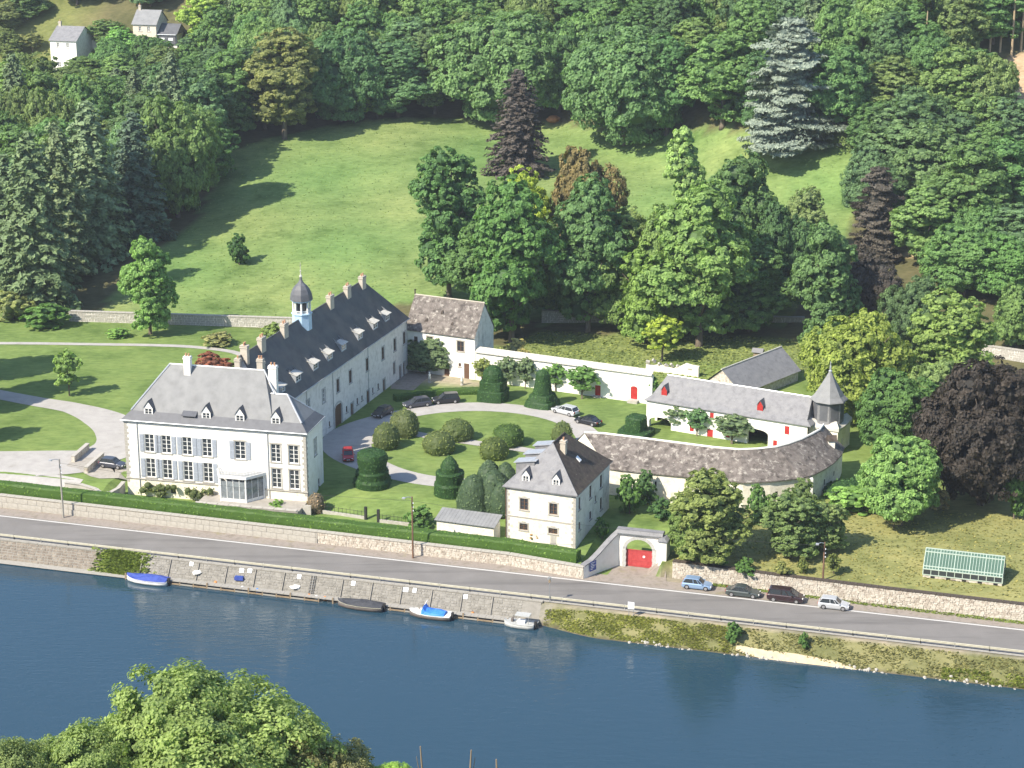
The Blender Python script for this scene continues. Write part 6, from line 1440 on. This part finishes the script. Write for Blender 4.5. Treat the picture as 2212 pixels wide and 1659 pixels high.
# foreground tree tops on the near bank
near = 'tree tops on the near bank'
def ntree(u, vt, depth, H, Wd_, c_, lab, kind='near', name='broadleaf_tree', rz=0.):
    a = (u-1106)/F; b_ = (vt-829.5)/F; x, y, z = a*depth, (CH-b_*SH)*depth, HC+(-SH-b_*CH)*depth
    return tree(kind, (x,y,z-H*1.0), H, Wd_, c_, lab, near, name, rz=rz)
ntree(405,1478,142,21,19.5,(.082,.112,.042),'large pale green poplar crown in the foreground on the left',rz=.4)
ntree(205,1580,140,17,13,(.077,.106,.04),'pale green crown left of the large foreground poplar',rz=2.)
ntree(10,1618,138,14,11,(.068,.09,.038),'pale crown in the bottom left corner',rz=3.)
ntree(675,1605,144,13,10,(.078,.082,.042),'dull brownish green crown right of the large foreground poplar',rz=1.2)
ntree(560,1570,146,15,11,(.072,.097,.038),'pale green shoulder crown of the foreground trees',rz=5.)
ntree(850,1655,146,6,4.5,(.105,.16,.045),'small bright green tree top at the bottom middle',rz=4.)
ntree(770,1655,146,6,4.5,(.085,.12,.045),'small green tree top beside the brownish crown',rz=2.4)
for u, vt, lab in ((908,1612,'leftmost bare dead stem at the bottom middle'),(1018,1620,'middle bare dead stem at the bottom middle'),(1072,1640,'rightmost bare dead stem at the bottom middle')):
    depth = 146; a = (u-1106)/F; b_ = (vt-829.5)/F; p = Vector((a*depth, (CH-b_*SH)*depth, HC+(-SH-b_*CH)*depth)); z0 = gz(p.x,p.y)
    e_ = empty('dead_stem', (p.x,p.y,z0), u, lab, 'stem', 'dead stems at the bottom'); h = p.z-z0
    MB().tube([(-.6,0,-.3),(-.3,0,h*.6),(0,0,h)], [.22,.15,.05], 6).build('stem', oldwood, e_); MB().tube([(-.25,0,h*.7),(.3,.2,h*.95)], [.06,.02], 5).build('twig', oldwood, e_)
# ------------------------------------------------------------------ grasses and bank plants (uncountable)
def tufts(name, lab, n, pick, size, col, hgt_=.5, seed=0, cat=None):
    global rng; rng = np.random.default_rng(seed); rr_ = random.Random(seed); P, Z = [], []; tries = 0
    while len(P) < n and tries < n*8:
        tries += 1; p = pick(rr_)
        if p is None: continue
        P.append(p); Z.append(size*rr_.uniform(.5,1.4))
    P = np.array(P, float); k = len(P); N = nrm(unit(k)*.55+np.array([0,0,1.]))
    P[:,2] += np.array(Z)*.22
    o = link(name, card_mesh(name, P, N, np.array(Z), leaf, None, .8), None, color=col); return tag(o, lab, None, None, 'stuff')
def pick_meadow(r):
    u, v = r.uniform(200,1900), r.uniform(250,700)
    if not inpoly(u, v, MEADOW): return None
    s, n = r.uniform(-200,-20), r.uniform(342,480); x, y = to_xy(s, n); z = gz(x, y); u, v, _ = proj(x, y, z)
    return (x,y,z) if inpoly(u, v, MEADOW) else None
tufts('meadow_grass', 'uneven meadow grass tufts', 9000, pick_meadow, .17, (.18,.26,.085), seed=1)
def pick_dry(r):
    s, n = r.uniform(-52,5), r.uniform(247.5,275); x, y = to_xy(s, n); z = gz(x, y); u, v, _ = proj(x, y, z)
    return (x,y,z) if inpoly(u, v, GARDEN_DRY) else None
tufts('dry_grass', 'dry straw coloured grass in the garden', 5000, pick_dry, .17, (.28,.275,.11), seed=2)
def pick_orch(r):
    s, n = r.uniform(-120,-20), r.uniform(310,352); x, y = to_xy(s, n); z = gz(x, y); u, v, _ = proj(x, y, z)
    return (x,y,z) if inpoly(u, v, ORCHARD) else None
tufts('rough_grass', 'rough tall grass in the orchard', 6000, pick_orch, .24, (.22,.27,.09), seed=3)
TRACK = [(1570,1392),(1640,1402),(1760,1425),(1900,1455),(1890,1475),(1780,1455),(1650,1425)]
def pick_bank(s0, s1, n0, n1):
    def f(r):
        s, n = r.uniform(s0,s1), r.uniform(n0,n1); z = hgt(s, n)
        x, y = to_xy(s, n); u, v, _ = proj(x, y, z)
        if inpoly(u, v, TRACK) or math.sin(s*.9)*math.sin(n*1.9+s*.35) < r.uniform(-.9,.35): return None
        return (x, y, z) if z > WATER+.1 else None
    return f
tufts('bank_weeds', 'bright green weeds on the river bank', 7000, pick_bank(-62.5,-38,229.9,233.7), .15, (.23,.26,.07), seed=4)
tufts('bank_reeds', 'tan dry reeds on the river bank', 5000, pick_bank(-45,10,230.1,233.8), .17, (.215,.22,.10), seed=5)
tufts('bank_weeds', 'bright green weeds on the river bank far right', 1600, pick_bank(-12,10,229.5,232), .2, (.20,.25,.06), seed=6)
tufts('verge_grass', 'green verge grass at the foot of the garden wall', 2600, lambda r: (lambda s: (*to_xy(s, 245.3+woff(s)-r.uniform(.05,1.0)), -.03))(r.uniform(-47,10)), .16, (.17,.23,.06), seed=7)
tufts('quay_weeds', 'green creeper spilling over the quay', 3600, lambda r: (lambda s, n: (*to_xy(s,n), -2.3+(n-232.75)*1.5+.1))(r.gauss(-122.5,1.6), r.uniform(232.5,234.4)), .26, (.20,.27,.07), seed=8)
# ------------------------------------------------------------------ houses up the slope on the left
def cottage(u, v, z, L, Wd_, H, rise, rz, lab, wallm, roofm, extra=None):
    p = ground(u, v); e_ = empty('cottage', (p.x,p.y,p.z), rz, lab, 'house', 'houses on the left slope')
    wn = [(L*.25,L*.25+.9,1.0,2.4),(L*.65,L*.65+.9,1.0,2.4),(L*.25,L*.25+.8,H-1.9,H-.7),(L*.62,L*.62+.8,H-1.9,H-.7)]
    m = MB(); wall(m, fr_T(0), 0, L, -1.5, H, wn); m.build('wall', wallm, e_); m = MB(); wall(m, bk_T(Wd_), 0, L, -1.5, H); m.build('wall', wallm, e_)
    for x in (0, L): MB().poly((x,0,-1.5),(x,Wd_,-1.5),(x,Wd_,H),(x,Wd_/2,H+rise),(x,0,H)).build('gable', greywall if x else wallm, e_)
    MB().box(.3,L-.3,.3,Wd_-.3,-1,H-.2).build('interior', dark, e_)
    for w in wn: window(e_, fr_T(0), *w, 2, 2, white_p, None, panes=False)
    m = MB(); m.poly((-.3,-.4,H-.15),(L+.3,-.4,H-.15),(L+.3,Wd_/2,H+rise+.15),(-.3,Wd_/2,H+rise+.15)); m.poly((-.3,Wd_+.4,H-.15),(L+.3,Wd_+.4,H-.15),(L+.3,Wd_/2,H+rise+.15),(-.3,Wd_/2,H+rise+.15)); m.build('roof', roofm, e_)
    chimney(e_, .6, Wd_/2, H+rise-.4, H+rise+1.2, .7, .6, chim, 1); return e_
cottage(112,152,0,7.6,11.,8.2,3.0,R(-14),'white cottage with grey gabled roof at the upper left',plaster,slate_grey)
h2 = cottage(290,114,0,6.6,8.5,7.8,3.2,R(-12),'cream brick-trimmed house with dark slate roof at the top left',surf('pale_brick',[(.60,.52,.42),(.72,.65,.54)],3.,.9),slate_lt)
m = MB().box(6.62,12.,1.,7.5,-1.5,5.2); m.build('annex_wall', greywall, h2); MB().hexa([(6.62,.5,5.21),(12.3,.5,5.21),(12.3,7.9,5.21),(6.62,7.9,5.21),(6.62,4.1,7.6),(12.3,4.1,7.6),(12.3,4.3,7.6),(6.62,4.3,7.6)]).build('annex_roof', slate_fl, h2)
MB().box(6.8,11.8,.55,.995,2.6,5.0).build('slate_front', slate_fl, h2); MB().box(6.7,12.,.2,.9,5.03,5.15).build('awning', sign_w, h2)
for x in (7.4,9.8): MB().box(x,x+1.3,.5,.545,3.5,4.2).build('window', sign_w, h2)
p = ground(200,106); e_ = empty('small_annex', p, R(-12), 'small cream outhouse between the two houses at the top left', 'shed'); MB().box(0,3.,0,4,-1,2.6).build('wall', cream, e_); MB().box(-.3,3.3,-.3,4.3,2.61,2.85).build('roof', slate_fl, e_)
for u, v, mt, lab in ((46,160,'white','white car parked on the far left track'),):
    p = ground(u, v); car(p, R(175), 'sedan', paint('white',(.75,.75,.74)), lab, None)
p = ground(38,206); e_ = empty('white_trailer', p, R(-5), 'white box trailer below the white car at the far left', 'trailer'); MB().box(-2.2,2.2,-1.,1.,.5,2.1).build('box', hull_w, e_)
for s in (-1,1): MB().loft([[(.3*math.cos(2*math.pi*j/12),s*y,.32+.3*math.sin(2*math.pi*j/12)) for j in range(12)] for y in (.8,1.02)]).build('wheel', rubber, e_)
MB().bar((2.2,0,.5),(3.3,0,.45),.1,.1).build('drawbar', steel, e_)
# rusty hay heap by the purple spruce
p = ground(1196,262); m = MB().sphere((0,0,.5),1.7,10,6,.55); rr_ = random.Random(8); m.v = [(x*(1+rr_.uniform(-.15,.15)),y*(1+rr_.uniform(-.15,.15)),z) for x,y,z in m.v]
o = m.build('earth_heap', surf('rust_earth',[(.42,.16,.07),(.58,.27,.13)],3.,.95)); o.location = p; tag(o, 'small rust orange heap at the far meadow edge', 'heap')
# ------------------------------------------------------------------ air
hb = MB().box(-560, 420, -90, 760, -6.5, 112.)
hz_ = hb.build('haze', None); tag(hz_, 'thin pale summer haze', None, None, 'stuff')
hm = bpy.data.materials.new('haze_air'); hm.use_nodes = True; t = hm.node_tree
for n_ in list(t.nodes):
    if n_.type != 'OUTPUT_MATERIAL': t.nodes.remove(n_)
pv = t.nodes.new('ShaderNodeVolumePrincipled'); pv.inputs['Color'].default_value = (.80,.88,1.,1); pv.inputs['Density'].default_value = .00009; pv.inputs['Anisotropy'].default_value = .0
t.links.new(pv.outputs[0], t.nodes['Material Output'].inputs['Volume'])
hz_.data.materials.append(hm)
print('objects', len(bpy.data.objects))
